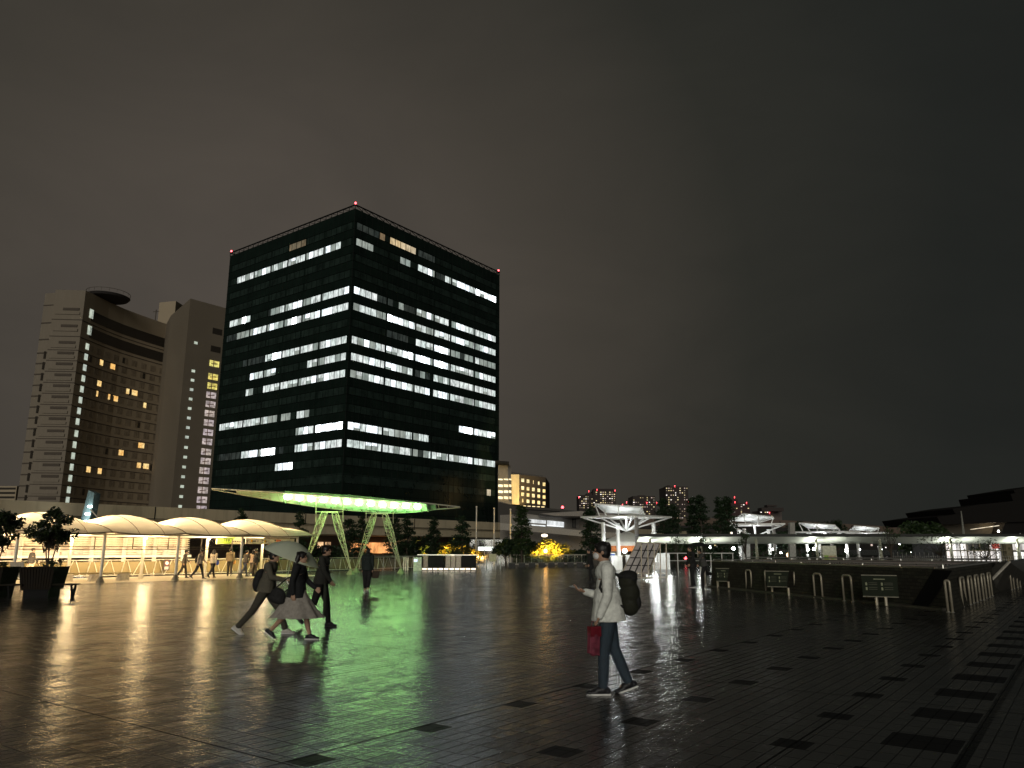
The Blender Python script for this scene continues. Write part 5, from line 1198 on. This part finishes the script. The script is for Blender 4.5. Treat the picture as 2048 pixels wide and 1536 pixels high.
# ================================================================ PLANTERS on the left
pw = mat('planter_slat_wood', (.014, .010, .006), .8, var=.35, scale=4, spec=.2)
def planter(loc, label, s=.92):
    t = thing('slatted_planter', label, 'planter', loc, R(6), 'slatted wooden planters'); q = MB(); n = 12; w_ = 1.22*s
    for side in range(4):
        a_ = side*math.pi/2
        for i in range(n):
            u = -w_/2+w_*(i+.5)/n; c_ = Vector((u, -w_/2, .62)); cr, sr = math.cos(a_), math.sin(a_)
            lean = .06
            bt, tp_ = Vector((u*.88, -w_/2*.88, .28)), Vector((u*1.05, -w_/2*1.05, 1.04))
            f = lambda v: Vector((v.x*cr-v.y*sr, v.x*sr+v.y*cr, v.z))
            q.bar(f(bt), f(tp_), .07, .035) if False else q.plate([f(Vector((bt.x-.036, bt.y, bt.z))), f(Vector((bt.x+.036, bt.y, bt.z))), f(Vector((tp_.x+.038, tp_.y, tp_.z))), f(Vector((tp_.x-.038, tp_.y, tp_.z)))], f(Vector((0, .03, 0))))
    q.build('slats', pw, t)
    q = MB(); q.box((0, 0, .14), (w_*.75, w_*.75, .28)); q.box((0, 0, .62), (w_*.84, w_*.84, .74)); q.build('core', black, t)
    q = MB(); q.box((0, 0, 1.0), (w_*.9, w_*.9, .06)); q.build('soil', soil, t); return t
random.seed(31)
PL1, PL2 = Vector((-16.6, 27.9, 0)), Vector((-18.1, 25.9, 0)); PL2 = PL1+Vector((-1.62, -.25, 0))
planter(PL1, 'dark slatted wooden planter with a leafy tree, next to the small bench')
planter(PL2, 'dark slatted wooden planter cut by the left picture edge')
def ptree(base, top, w_, label, n):
    t = thing('planter_tree', label, 'tree', base, 0); tk = MB(); fo = MB()
    st = [Vector((-.12, 0, 0)), Vector((.1, .05, 0)), Vector((.02, -.1, 0))]
    for s_ in st: tk.tube([s_*.5, s_*1.2+up(.5), s_*2+up(1.15)], [.03, .024, .016], 6)
    for i in range(n):
        a_ = i*2.4+random.random(); zf = random.random(); z = .8+(top-.8)*zf; rr = w_*.5*math.sin(math.pi*min(.97, .18+zf*.8))**.8*random.uniform(.35, 1.15)
        e = Vector((math.cos(a_)*rr, math.sin(a_)*rr, z)); s_ = random.choice(st)
        tk.tube([s_*2+up(max(.5, z-.6)), e*.6+up(z*.4-.05), e], [.014, .009, .004], 4, False)
        leaves(fo, e, .20, 60, .072)
    for i in range(14): leaves(fo, (random.uniform(-.4, .4), random.uniform(-.4, .4), random.uniform(0, .22)), .12, 20, .05)
    tk.build('trunk', bark, t); fo.build('crown', mat('leaf_planter', (.022, .034, .012), .35, var=.4, transl=.15), t)
ptree(PL1+Vector((.12, 0, 1.03)), 1.95, 1.2, 'bushy small tree growing in the planter beside the bench', 44)
ptree(PL2+up(1.03), 1.85, 1.6, 'bushy small tree in the leftmost planter, cut by the frame', 46)
def pbench(loc, L_, label, legs):
    t = thing('plank_bench', label, 'bench', loc, R(6), 'dark plank benches'); q = MB()
    for i in range(4): q.box((0, -.18+.12*i, .44), (L_, .105, .05))
    q.build('seat', pw, t)
    for x in legs:
        for sx in (1, -1): q = MB(); q.bar((x, sx*.17, .41), (x, sx*.05, .0), .06, .05); q.bar((x, sx*.17, .41), (x, -sx*.02, .15), .04, .04); q.build('leg', black, t)
AX = Vector((1, .1, 0)).normalized()
pbench(PL1+Vector((.92, -.15, 0)), .75, 'short dark plank bench beside the planter with splayed legs', (.25,))
pbench((PL1+PL2)/2+Vector((0, -.35, 0)), .9, 'dark plank bench between the two planters', (0,))
pbench(PL2+Vector((-1.2, -.5, 0)), 1.6, 'dark plank bench at the left frame edge', (0.3,))
wb = thing('folding_sign_board', 'pale board on thin legs behind the two planters', 'sign board', (at(30, 1150, 34).x, 34, 0))
c_ = at(35, 1138, 34); q = MB(); q.plate([at(19, 1153, 34), at(46, 1153, 34), at(48, 1124, 34), at(20, 1124, 34)], (0, .04, 0)); q.build('board', mat('pale_board', (.5, .42, .3), .6), wb, True)
q = MB()
for px in (22, 44): q.bar(at(px, 1153, 34.02), (at(px, 1153, 34).x, 34.02, 0), .03)
q.build('legs', black, wb, True)

# ================================================================ PEOPLE
def fuse(mb, name, m, parent, vox, smooth=2, shrink=0):
    """weld overlapping rounded forms into one continuous skin"""
    me = bpy.data.meshes.new(name); me.from_pydata([tuple(v) for v in mb.v], [], mb.f); me.update()
    o = bpy.data.objects.new(name, me); col.objects.link(o)
    md = o.modifiers.new('r', 'REMESH'); md.mode = 'VOXEL'; md.voxel_size = vox; md.use_smooth_shade = True
    if smooth: ms = o.modifiers.new('s', 'SMOOTH'); ms.iterations = smooth; ms.factor = .5
    dg = bpy.context.evaluated_depsgraph_get(); nm = bpy.data.meshes.new_from_object(o.evaluated_get(dg)); nm.name = name
    bpy.data.objects.remove(o)
    o = bpy.data.objects.new(name, nm); col.objects.link(o); nm.materials.clear(); nm.materials.append(m); o.parent = parent
    return o
def limb(mb, pts, rs, n=12):
    for i in range(len(pts)-1):
        mb.tube([pts[i], pts[i+1]], [rs[i], rs[i+1]], n); mb.ball(pts[i], rs[i], n, 8)
    mb.ball(pts[-1], rs[-1], n, 8)
skin = mat('skin', (.45, .27, .18), .55, var=.08); hairm = mat('black_hair', (.010, .008, .007), .5)
def cloth(n, c, r_=.85): return mat('cloth_'+n, c, r_, var=.22, scale=14, bump=.03, bs=7)
def dirx(a_): return Vector((math.sin(R(a_)), 0, -math.cos(R(a_))))
def hand(mb, w_, d_, palm_n, curl=20, s_=1.0):
    """palm, four unequal bent fingers and a thumb from the side of the palm"""
    d_ = d_.normalized(); pn = palm_n.normalized(); sd = d_.cross(pn).normalized()
    for k_ in (-1.5, -.5, .5, 1.5): mb.tube([w_+sd*k_*.012*s_, w_+d_*.085*s_+sd*k_*.019*s_], [.015*s_, .013*s_], 8)
    for k_, L_ in ((-1.5, .062), (-.5, .076), (.5, .080), (1.5, .070)):
        b_ = w_+d_*.085*s_+sd*k_*.020*s_; a_ = R(curl); p1 = b_+(d_*math.cos(a_)+pn*math.sin(a_))*L_*.5*s_; p2 = p1+(d_*math.cos(a_*2.4)+pn*math.sin(a_*2.4))*L_*.5*s_
        limb(mb, [b_, p1, p2], [.0095*s_, .009*s_, .0075*s_], 8)
    b_ = w_+d_*.025*s_-sd*.028*s_; p1 = b_+(d_*.7-sd*.6+pn*.3).normalized()*.04*s_; p2 = p1+(d_*.9-sd*.1+pn*.4).normalized()*.032*s_
    limb(mb, [b_, p1, p2], [.013*s_, .011*s_, .009*s_], 8)
def person(label, loc, face, height=1.70, legs=((18, 8), (-18, 25)), arms=((15, 25), (-15, 15)), lean=3, top=None, pants=None, shoes=None, sole=None, hair='short', vox=.016, group=None, skirt=None, coat=0, cuff=None, hood=False, mask=False, armdirs=None, headturn=0, pant_r=1.0, flare=0, sleeve=True):
    t = thing('person', label, 'person', loc, face, group); s_ = height/1.70
    hz_ = .90; hip = [Vector((0, .085, hz_)), Vector((0, -.085, hz_))]; J = []
    for i in (0, 1):
        th, kn = legs[i]; k_ = hip[i]+dirx(th)*.43; a_ = k_+dirx(th-kn)*.42; J.append([hip[i], k_, a_, th-kn])
    low = min(j[2].z-.075 for j in J)
    for j in J:
        for q in range(3): j[q] = j[q]-up(low)
    H0 = Vector((0, 0, hz_-low)); tilt = R(lean)
    def T(x, y, z): return H0+Vector((x*math.cos(tilt)+z*math.sin(tilt), y, z*math.cos(tilt)-x*math.sin(tilt)))
    sh = [T(0, .175, .50), T(0, -.175, .50)]; neck = T(.0, 0, .56); hc = T(.035, 0, .685); AR = []
    for i in (0, 1):
        a_, e_ = arms[i]; ab = Vector((0, (.10, -.10)[i], 0)); u_ = (dirx(a_)+ab).normalized()*.275; el = sh[i]+u_; f_ = (dirx(a_+e_)+ab*.2).normalized()*.245; wr = el+f_; AR.append((sh[i], el, wr))
    if armdirs:
        for i, (el, wr) in armdirs.items(): AR[i] = (sh[i], Vector(el), Vector(wr))
    S = lambda v: Vector(v)*s_
    b_ = MB(); b_.ball(S(T(0, 0, .04)), (.11*s_, .16*s_, .12*s_), 14, 10); b_.ball(S(T(0, 0, .22)), (.095*s_, .13*s_, .18*s_), 14, 10); b_.ball(S(T(0, 0, .40)), (.11*s_, .16*s_, .15*s_), 14, 10)
    limb(b_, [S(neck-up(.06)), S(neck+up(.06)+Vector((.015, 0, 0)))], [.058*s_, .052*s_])
    h_ = S(hc); ht = R(headturn); hf = Vector((math.cos(ht), math.sin(ht), 0)); hs = Vector((-hf.y, hf.x, 0))
    b_.ball(h_+Vector((-.01, 0, .02))*s_, (.092*s_, .075*s_, .10*s_), 16, 12); b_.ball(h_+hf*.025*s_-up(.045*s_), (.062*s_, .055*s_, .068*s_), 14, 10)
    b_.ball(h_+hf*.075*s_-up(.085*s_), (.02*s_, .022*s_, .018*s_), 10, 8)
    b_.ball(h_+hf*.092*s_-up(.018*s_), (.016*s_, .011*s_, .022*s_), 8, 6); b_.ball(h_+hf*.083*s_-up(.055*s_), (.010*s_, .024*s_, .008*s_), 8, 6)
    b_.ball(h_+hf*.074*s_+up(.022*s_), (.014*s_, .045*s_, .010*s_), 10, 6)
    for g_ in (-1, 1): b_.ball(h_+hs*g_*.075*s_-hf*.005*s_-up(.01*s_), (.018*s_, .009*s_, .030*s_), 8, 6)
    for i in (0, 1):
        j = J[i]; limb(b_, [S(j[0]), S(j[1]), S(j[1].lerp(j[2], .3)), S(j[2])], [.080*s_, .053*s_, .052*s_, .036*s_])
        fa_ = R(min(55, max(0, -j[3]*.9)) if j[2].z > .12 else 0); fd = Vector((math.cos(fa_), 0, -math.sin(fa_))); limb(b_, [S(j[2]), S(j[2]+fd*.09-up(.045))], [.034*s_, .022*s_])
        a_, e_, w_ = AR[i]; limb(b_, [S(a_), S(e_), S(w_)], [.050*s_, .038*s_, .027*s_]); hand(b_, S(w_), (w_-e_), Vector((0, (-1, 1)[i]*.8, .2)) if not (armdirs and i in armdirs) else Vector((0, 0, 1)), 28, s_)
    fuse(b_, 'body', skin, t, min(vox, .0085), 1)
    for g_ in (-1, 1):
        q = MB(); q.ball(h_+hf*.079*s_+hs*g_*.030*s_+up(.002*s_), (.010*s_, .012*s_, .008*s_), 8, 6); q.build('eye', mat('eye_dark', (.03, .02, .015), .2), t)
    # hair
    q = MB(); q.ball(h_+Vector((-.018, 0, .028))*s_, (.102*s_, .086*s_, .094*s_), 16, 10)
    for i in range(14): a_ = i*2.4; q.ball(h_+Vector((math.cos(a_)*.06-.03, math.sin(a_)*.06, .062+.022*math.sin(i*1.7)))*s_, .028*s_, 8, 6)
    q.ball(h_+(hf*.055+up(.070))*s_, (.04*s_, .05*s_, .025*s_), 10, 6)
    if hair == 'long':
        for y_ in (-.06, -.03, 0, .03, .06): limb(q, [h_+Vector((-.05, y_, .03))*s_, h_+Vector((-.10, y_*1.2, -.14))*s_, h_+Vector((-.13, y_*1.3, -.34))*s_], [.05*s_, .05*s_, .025*s_])
    elif hair == 'mid': q.ball(h_+Vector((-.038, 0, -.015))*s_, (.072*s_, .082*s_, .080*s_), 14, 10)
    else: q.ball(h_+Vector((-.045, 0, -.005))*s_, (.06*s_, .072*s_, .075*s_), 12, 8)
    fuse(q, 'hair', hairm, t, min(vox, .010), 1)
    # trousers
    if pants:
        q = MB(); q.ball(S(T(0, 0, .02)), (.130*s_, .175*s_, .12*s_), 14, 10)
        for i in (0, 1):
            j = J[i]; c_ = cuff if cuff else .93; an = j[1].lerp(j[2], c_)
            limb(q, [S(j[0]+up(.02)), S(j[0].lerp(j[1], .5)), S(j[1]), S(j[1].lerp(an, .5)), S(an)], [x*s_*pant_r for x in (.100, .090, .072, .066, .056)])
        fuse(q, 'trousers', pants, t, vox, 2)
    if skirt:
        q = MB(); q.sm = True
        def sk(u, v):
            a_ = u*2*math.pi; w0 = .15+v*.20+.10*v*v; fold = 1+.07*v*math.sin(a_*9)+.03*v*math.sin(a_*5+1)
            return S(H0+Vector((math.cos(a_)*w0*1.15*fold+.02*v, math.sin(a_)*w0*.8*fold, .06-v*skirt_len)))
        skirt_len = .52; q.sheet(sk, 72, 12); q.build('skirt', skirt, t)
    for i in (0, 1):
        j = J[i]; pitch = R(min(60, max(-25, -j[3]*.8))) if j[2].z-.075 > .03 else 0
        fd = Vector((math.cos(pitch), 0, -math.sin(pitch))); fu = Vector((math.sin(pitch), 0, math.cos(pitch))); a_ = S(j[2])
        f = MB()
        for p_, r_ in ((-.045, (.045, .040, .045)), (.02, (.05, .042, .045)), (.09, (.06, .045, .032)), (.15, (.05, .042, .024))): f.ball(a_+(fd*p_-fu*(.032 if p_ < .05 else .045))*s_, tuple(x*s_ for x in r_), 12, 8)
        f.ball(a_-fu*.01*s_, (.056*s_, .052*s_, .055*s_), 12, 8); f.ball(a_+(fd*.05-fu*.02)*s_, (.06*s_, .046*s_, .04*s_), 12, 8)
        o_ = fuse(f, 'shoe', shoes or mat('shoe_dark', (.02, .02, .02), .5), t, min(vox, .010), 1)
        g = MB(); out = [(-.09, .0), (-.085, .035), (-.02, .04), (.05, .048), (.13, .045), (.185, .02), (.195, 0), (.185, -.02), (.13, -.045), (.05, -.048), (-.02, -.04), (-.085, -.035)]
        g.plate([a_+fd*(x*.97-.002)*s_+Vector((0, y*.9*s_, 0))-fu*.073*s_ for x, y in out], fu*.018*s_); g.build('sole', sole or mat('sole_dark', (.03, .03, .03), .6), o_)
    if top:
        q = MB(); q.ball(S(T(0, 0, .44)), (.128*s_, .185*s_, .12*s_), 16, 10); q.ball(S(T(0, 0, .28)), (.125*s_, .165*s_, .18*s_), 16, 10); q.ball(S(T(0, 0, .12)), ((.135+flare)*s_, (.175+flare)*s_, .15*s_), 16, 10)
        hem = -.02-coat
        q.tube([S(T(0, 0, .25)), S(T(0, 0, hem))], [.145*s_, (.165+flare)*s_], 18)
        for x_ in (-1, 1): q.tube([S(T(x_*.02, .05, .22)), S(T(x_*.03, .05, hem))], [.12*s_, (.145+flare*.8)*s_], 14); q.tube([S(T(x_*.02, -.05, .22)), S(T(x_*.03, -.05, hem))], [.12*s_, (.145+flare*.8)*s_], 14)
        q.ball(S(neck-up(.015)), (.075*s_, .085*s_, .045*s_), 12, 8)
        for i in (0, 1):
            a_, e_, w_ = AR[i]; w2 = e_.lerp(w_, .95 if sleeve else .1); limb(q, [S(a_-up(.01)), S(a_.lerp(e_, .5)), S(e_), S(e_.lerp(w2, .5)), S(w2)], [x*s_ for x in (.078, .066, .056, .052, .042)])
        if hood: q.ball(S(neck+Vector((-.08, 0, 0))), (.08*s_, .12*s_, .07*s_), 12, 8)
        fuse(q, 'top', top, t, vox, 2)
    if mask:
        q = MB(); q.ball(h_+hf*.055*s_-up(.05*s_), (.050*s_, .056*s_, .046*s_), 14, 10); fuse(q, 'face_mask', mat('mask_white', (.8, .8, .78), .7), t, .008, 1)
    t['_'] = 0; del t['_']
    return t, dict(wr=[S(a[2]) for a in AR], el=[S(a[1]) for a in AR], sh=[S(a[0]) for a in AR], chest=S(T(0, 0, .4)), hip=S(H0), head=h_)
def wpos(t, v): return t.matrix_basis @ Vector(v)
wsole = mat('sole_white', (.75, .75, .72), .5); shoe_b = mat('shoe_black', (.015, .015, .018), .5); shoe_w = mat('shoe_white', (.6, .58, .52), .5)
# --- foreground man with phone
mloc = gp(1222, 1388); mloc.x = 1.13
man, mj = person('man in loose white shirt and blue jeans looking at his phone, white face mask', mloc, R(180), 1.70, ((9, 6), (-9, 14)), ((-8, 95), (12, 20)), 2,
    cloth('white_shirt', (.80, .82, .76)), cloth('blue_jeans', (.032, .05, .068)), shoe_b, wsole, 'mid', .0085, mask=True, flare=.035, coat=.09,
    armdirs={1: ((.02, -.21, 1.07), (.255, -.15, 1.13)), 0: ((.03, .23, 1.10), (.13, .22, .87))})
man.location.z = .0
ph = thing('mobile_phone', 'small dark phone held in the hand of the man in the white shirt', 'phone', wpos(man, mj['wr'][1]+Vector((.11, .0, .045))))
q = MB(); q.box((0, 0, 0), (.145, .072, .009), 0); q.build('case', mat('phone_case', (.02, .02, .02), .3), ph)
q = MB(); q.box((0, 0, .006), (.135, .066, .002)); q.build('screen', glow('phone_glow', (.6, .7, .6), (.7, .75, .7), .5, lo=.6), ph); ph.rotation_euler = (0, R(14), 0)
# backpack
bk = thing('backpack', 'bulky olive and black backpack worn by the man in the white shirt', 'backpack', wpos(man, (-.27, 0, .88))); bk.rotation_euler = (0, R(-6), 0); bk.scale = (.95, .95, .88)
q = MB()
for x, z, r_ in ((.0, .12, (.115, .15, .14)), (.02, .28, (.125, .16, .17)), (.01, .42, (.115, .155, .13)), (-.01, .50, (.09, .14, .07))): q.ball((x, 0, z), r_, 18, 12)
fuse(q, 'pack', cloth('olive', (.018, .019, .010)), bk, .009, 2)
q = MB(); q.ball((.02, 0, .50), (.125, .155, .075), 16, 10); q.ball((.05, 0, .46), (.09, .15, .07), 16, 10); fuse(q, 'lid', cloth('black', (.012, .012, .012)), bk, .009, 2)
q = MB(); q.ball((.095, 0, .16), (.05, .12, .11), 14, 10); fuse(q, 'front_pocket', cloth('black', (.012, .012, .012)), bk, .008, 2)
for y_ in (-.115, .115):
    q = MB(); q.tube([(-.06, y_, .50), (-.18, y_*1.0, .575), (-.30, y_*.95, .53), (-.355, y_*1.15, .40), (-.30, y_*1.45, .22), (-.10, y_*1.1, .12)], .018, 8); q.build('strap', cloth('black', (.012, .012, .012)), bk)
bp2 = wpos(man, mj['wr'][0]+Vector((.06, 0, -.06)))
bp2.z -= .02
rb_ = thing('red_bag', 'red and pink carrier bag hanging from the left hand of the man with the phone', 'bag', bp2)
q = MB(); q.plate([(-.13, -.05, -.40), (.07, -.05, -.44), (.10, -.05, -.06), (-.10, -.05, -.06)], (0, .10, 0)); q.ball((-.02, 0, -.36), (.10, .06, .09), 14, 8); q.ball((0, 0, -.16), (.11, .06, .12), 14, 8)
fuse(q, 'bag_body', mat('bag_pink', (.20, .035, .06), .6, var=.5, scale=7), rb_, .010, 3)
q = MB(); q.plate([(-.105, -.056, -.17), (.105, -.056, -.17), (.105, -.056, -.03), (-.105, -.056, -.03)], (0, .115, 0)); q.build('bag_band', mat('bag_red', (.16, .008, .018), .5), rb_)
q = MB(); q.tube([(-.06, 0, -.03), (-.04, 0, .04), (.04, 0, .04), (.06, 0, -.03)], .006, 6); q.build('handle', mat('bag_red', (.16, .008, .018), .5), rb_)
rb_.scale = (.66, .7, .78); rb_.rotation_euler = (0, 0, R(25))
# --- three people with an umbrella (walking right)
G3 = 'walkers sharing the pale umbrella'
m1l = Vector((-4.90, 15.75, 0))
m1, j1 = person('man in grey brown jacket striding right with white shoes, holding the pale umbrella', m1l, R(-4), 1.72, ((36, 14), (-30, 12)), ((40, 40), (-10, 20)), 8,
    cloth('taupe', (.10, .09, .065)), cloth('brown_grey', (.055, .05, .036)), shoe_w, wsole, 'mid', .012, armdirs={1: ((.16, -.20, 1.08), (.40, -.10, 1.03)), 0: ((-.02, .24, 1.05), (.1, .22, .83))}, group=G3)
b1 = thing('black_backpack', 'black backpack on the back of the man holding the umbrella', 'backpack', wpos(m1, (-.20, 0, .82))); b1.rotation_euler = (0, R(8), R(-4))
q = MB(); q.ball((0, 0, .18), (.10, .14, .20), 14, 10); q.ball((.02, 0, .32), (.09, .14, .12), 14, 10); fuse(q, 'pack', cloth('black', (.012, .012, .012)), b1, .012, 2)
for y_ in (-.10, .10): q = MB(); q.tube([(.04, y_, .40), (.16, y_, .46), (.27, y_, .36), (.22, y_*1.3, .16), (.05, y_, .08)], .016, 6); q.build('strap', cloth('black', (.012, .012, .012)), b1)
w1, j2 = person('woman with long black hair, black coat and long pale grey skirt walking under the umbrella', Vector((-4.02, 14.75, 0)), R(-3), 1.62, ((24, 10), (-22, 22)), ((20, 30), (-12, 20)), 3,
    cloth('black_coat', (.010, .011, .012)), None, shoe_b, wsole, 'long', .012, skirt=cloth('pale_skirt', (.34, .31, .27)), coat=.06, flare=.02, group=G3)
hb = thing('shoulder_bag', 'black shoulder bag swinging behind the woman in the pale skirt', 'bag', wpos(w1, (-.30, -.16, .80))); hb.rotation_euler = (0, R(18), 0)
q = MB(); q.ball((0, 0, 0), (.15, .07, .14), 14, 10); q.ball((0, 0, -.07), (.17, .075, .08), 14, 10); fuse(q, 'bag_body', cloth('black', (.012, .012, .012)), hb, .012, 2); q = MB(); q.tube([(-.1, 0, .08), (.06, 0, .35), (.30, .02, .52), (.2, 0, .3), (.1, 0, .08)], .012, 6); q.build('strap', cloth('black', (.012, .012, .012)), hb)
w2, j3 = person('person in dark grey top and black trousers walking beyond the woman in the skirt', Vector((-4.15, 17.2, 0)), R(-5), 1.72, ((14, 6), (-16, 34)), ((-14, 25), (18, 20)), 3,
    cloth('charcoal', (.045, .045, .038)), cloth('black', (.012, .012, .012)), shoe_b, mat('sole_dark', (.03, .03, .03), .6), 'mid', .012, group=G3)
fu = thing('folded_umbrella', 'closed dark umbrella hanging beside the person in dark grey', 'umbrella', wpos(w2, (.16, -.27, .80)))
q = MB(); q.tube([(0, 0, .12), (.02, 0, -.05), (.02, 0, -.45), (.0, 0, -.62)], [.02, .045, .035, .006], 8); q.build('canopy', cloth('umbrella_grey', (.06, .07, .05)), fu); q = MB(); q.tube([(0, 0, .12), (0, 0, .2), (.03, 0, .24), (.06, 0, .2)], .008, 6); q.build('handle', bark, fu)
# open umbrella
apx = at(594, 1085, 15.1); hnd = wpos(m1, j1['wr'][1]+Vector((.05, 0, .02))); ax_ = (apx-hnd).normalized(); axd = Vector((.38, -.12, 1)).normalized()
um = thing('open_umbrella', 'open translucent pale umbrella tilted over the three walkers', 'umbrella', hnd)
def umb_mat():
    m = bpy.data.materials.new('translucent_vinyl'); m.use_nodes = True; t = m.node_tree; k = N(t); t.nodes.clear()
    d1 = k.n('ShaderNodeBsdfDiffuse'); d1.inputs[0].default_value = (.88, .95, .74, 1); d2 = k.n('ShaderNodeBsdfTranslucent'); d2.inputs[0].default_value = (.85, .9, .75, 1); d3 = k.n('ShaderNodeBsdfTransparent'); d3.inputs[0].default_value = (.8, .85, .75, 1)
    a_ = k.n('ShaderNodeMixShader'); a_.inputs[0].default_value = .22; t.links.new(d1.outputs[0], a_.inputs[1]); t.links.new(d2.outputs[0], a_.inputs[2])
    b_ = k.n('ShaderNodeMixShader'); b_.inputs[0].default_value = .12; t.links.new(a_.outputs[0], b_.inputs[1]); t.links.new(d3.outputs[0], b_.inputs[2])
    t.links.new(b_.outputs[0], k.n('ShaderNodeOutputMaterial').inputs[0]); return m
ux = Vector((axd.z, 0, -axd.x)); uy = Vector((0, 1, 0)); rel = apx-hnd
def uf(u, v):
    a_ = u*2*math.pi; r_ = .58*v; sc_ = 1-.045*v*abs(math.sin(a_*4)); return rel+(ux*math.cos(a_)+uy*math.sin(a_))*r_*sc_-axd*(.30*v**1.9)
q = MB(); q.sm = True; q.sheet(uf, 64, 10); q.build('canopy', umb_mat(), um)
for i in range(8):
    q = MB(); q.tube([uf(i/8, v/8)-axd*.006 for v in range(9)], .0035, 4); q.tube([uf(i/8, .55)-axd*.006, rel-axd*.32], .003, 4); q.build('rib', steel, um)
q = MB(); q.tube([Vector((0, 0, 0)), rel-axd*.32, rel+axd*.05], .006, 6); q.build('shaft', white, um); q = MB(); q.tube([Vector((-.02, 0, .03)), Vector((0, 0, -.06)), Vector((.02, 0, -.10)), Vector((.05, 0, -.09)), Vector((.06, 0, -.06))], .010, 6); q.build('handle', white, um)
# --- lone person walking away in the green reflection
p4 = gp(733, 1186); c4, j4 = person('lone person in dark hooded jacket and cropped black trousers walking away towards the trestles', p4, R(92), 1.66, ((12, 6), (-12, 14)), ((6, 10), (-6, 8)), 2,
    cloth('dark_teal', (.014, .022, .020)), cloth('black', (.012, .012, .012)), shoe_w, wsole, 'mid', .014, cuff=.66, hood=True, pant_r=1.15, coat=.03, flare=.02)
tb = thing('tote_bag', 'brown tote bag carried in the right hand of the lone person walking away', 'bag', wpos(c4, j4['wr'][1]+Vector((.03, -.10, -.02))))
q = MB(); q.plate([(-.13, 0, -.30), (.13, 0, -.30), (.16, 0, -.04), (-.16, 0, -.04)], (0, .10, 0)); q.build('bag_body', cloth('brown_bag', (.045, .03, .018)), tb); q = MB(); q.tube([(-.08, .05, -.05), (-.05, .05, .06), (.05, .05, .06), (.08, .05, -.05)], .008, 6); q.build('handle', bark, tb)
# --- dark figures on the right
gr3 = 'dark figures before the brick wall'
person('tall figure all in black standing at the left end of the brick wall', gp(1386, 1175), R(200), 1.78, ((8, 6), (-6, 8)), ((10, 30), (0, 30)), 3, cloth('black', (.012, .012, .012)), cloth('black', (.012, .012, .012)), shoe_b, wsole, 'mid', .016, coat=.1, flare=.03, group=gr3)
r4 = Vector((8.95, 36.6, 0)); _, j5 = person('figure in grey top and black trousers hurrying left with one leg kicked back', r4, R(190), 1.72, ((20, 22), (-28, 62)), ((40, 60), (-20, 60)), 14, cloth('grey_top', (.06, .06, .055)), cloth('black', (.012, .012, .012)), shoe_b, None, 'mid', .016, group=gr3)
du = thing('dark_umbrella', 'small dark umbrella over the two dark figures by the brick wall', 'umbrella', Vector((8.6, 36.2, 1.35)))
q = MB(); q.sm = True; q.sheet(lambda u, v: Vector((math.cos(u*6.283)*.50*v, math.sin(u*6.283)*.50*v, .62-.18*v*v)), 32, 6); q.build('canopy', cloth('black', (.012, .012, .012)), du); q = MB(); q.tube([(0, 0, -.05), (0, 0, .64)], .008, 6); q.build('shaft', steel, du)
person('black clad person with long hair partly hidden behind the man with the phone', gp(1181, 1166), R(200), 1.66, ((8, 6), (-8, 10)), ((6, 20), (0, 20)), 2, cloth('black', (.012, .012, .012)), cloth('black', (.012, .012, .012)), shoe_b, None, 'long', .018, coat=.2, flare=.02)
# --- passers-by beneath the canopies
GC = 'passers-by beneath the canopies'
cp = [(366, 1156, 20, (.07, .06, .05), (.03, .025, .022), 'short', 'grey suited passer-by with dark trousers just right of a canopy post'),
 (397, 1158, 0, (.32, .28, .24), (.02, .02, .025), 'mid', 'striding passer-by with dark backpack and pale sleeves under the canopy'),
 (424, 1156, 75, (.70, .62, .50), (.015, .015, .02), 'long', 'long haired woman in pale cardigan carrying a blue bag, facing away'),
 (458, 1153, 110, (.13, .10, .06), (.03, .025, .02), 'short', 'person in olive brown jacket with an orange bag under the green banner'),
 (489, 1153, 60, (.06, .05, .045), (.05, .06, .09), 'short', 'person in dark jacket and blue trousers left of the third front post'),
 (503, 1153, 80, (.50, .36, .26), (.10, .08, .06), 'short', 'person in pale pinkish top beside the one in black'),
 (509, 1153, 100, (.02, .02, .02), (.05, .04, .03), 'short', 'person in black top walking away under the arrow sign'),
 (57, 1160, 10, (.03, .025, .02), (.55, .45, .32), 'short', 'person in dark top and pale trousers walking behind the planters'),
 (548, 1146, 90, (.70, .60, .45), (.05, .045, .04), 'short', 'distant person in cream top partly behind the umbrella')]
for i, (px, py, fc, tc_, pc, hr_, l) in enumerate(cp):
    st = (16+4*(i % 3), 8); pr_, jj = person(l, gp(px, py), R(fc), 1.62+.04*(i % 4), (st, (-st[0]*1.1, 18)), ((14, 35), (-14, 20)), 3, cloth('passer_top_%d' % i, tc_), cloth('passer_trousers_%d' % i, pc), shoe_b, wsole if i % 2 else None, hr_, .02, group=GC)
    if i == 1:
        b2 = thing('black_backpack', 'small black backpack on the striding passer-by with pale sleeves', 'backpack', wpos(pr_, (-.20, 0, .85))); q = MB(); q.ball((0, 0, .2), (.09, .13, .2), 12, 8); fuse(q, 'pack', cloth('black', (.012, .012, .012)), b2, .02, 1)
    if i in (2, 3):
        b2 = thing('hand_bag', ('blue bag carried by the long haired woman in pale cardigan', 'orange brown bag held by the person in olive brown jacket')[i-2], 'bag', wpos(pr_, (.05, -.24, .88))); q = MB(); q.ball((0, 0, 0), (.12, .06, .14), 12, 8); q.box((0, 0, .02), (.2, .09, .2)); fuse(q, 'bag_body', mat(('bag_blue', 'bag_orange')[i-2], ((.04, .08, .4), (.5, .26, .07))[i-2], .5), b2, .015, 1)
        q = MB(); q.tube([(-.08, 0, .1), (-.03, .03, .42), (.03, .03, .42), (.08, 0, .1)], .010, 5); q.build('strap', black, b2)
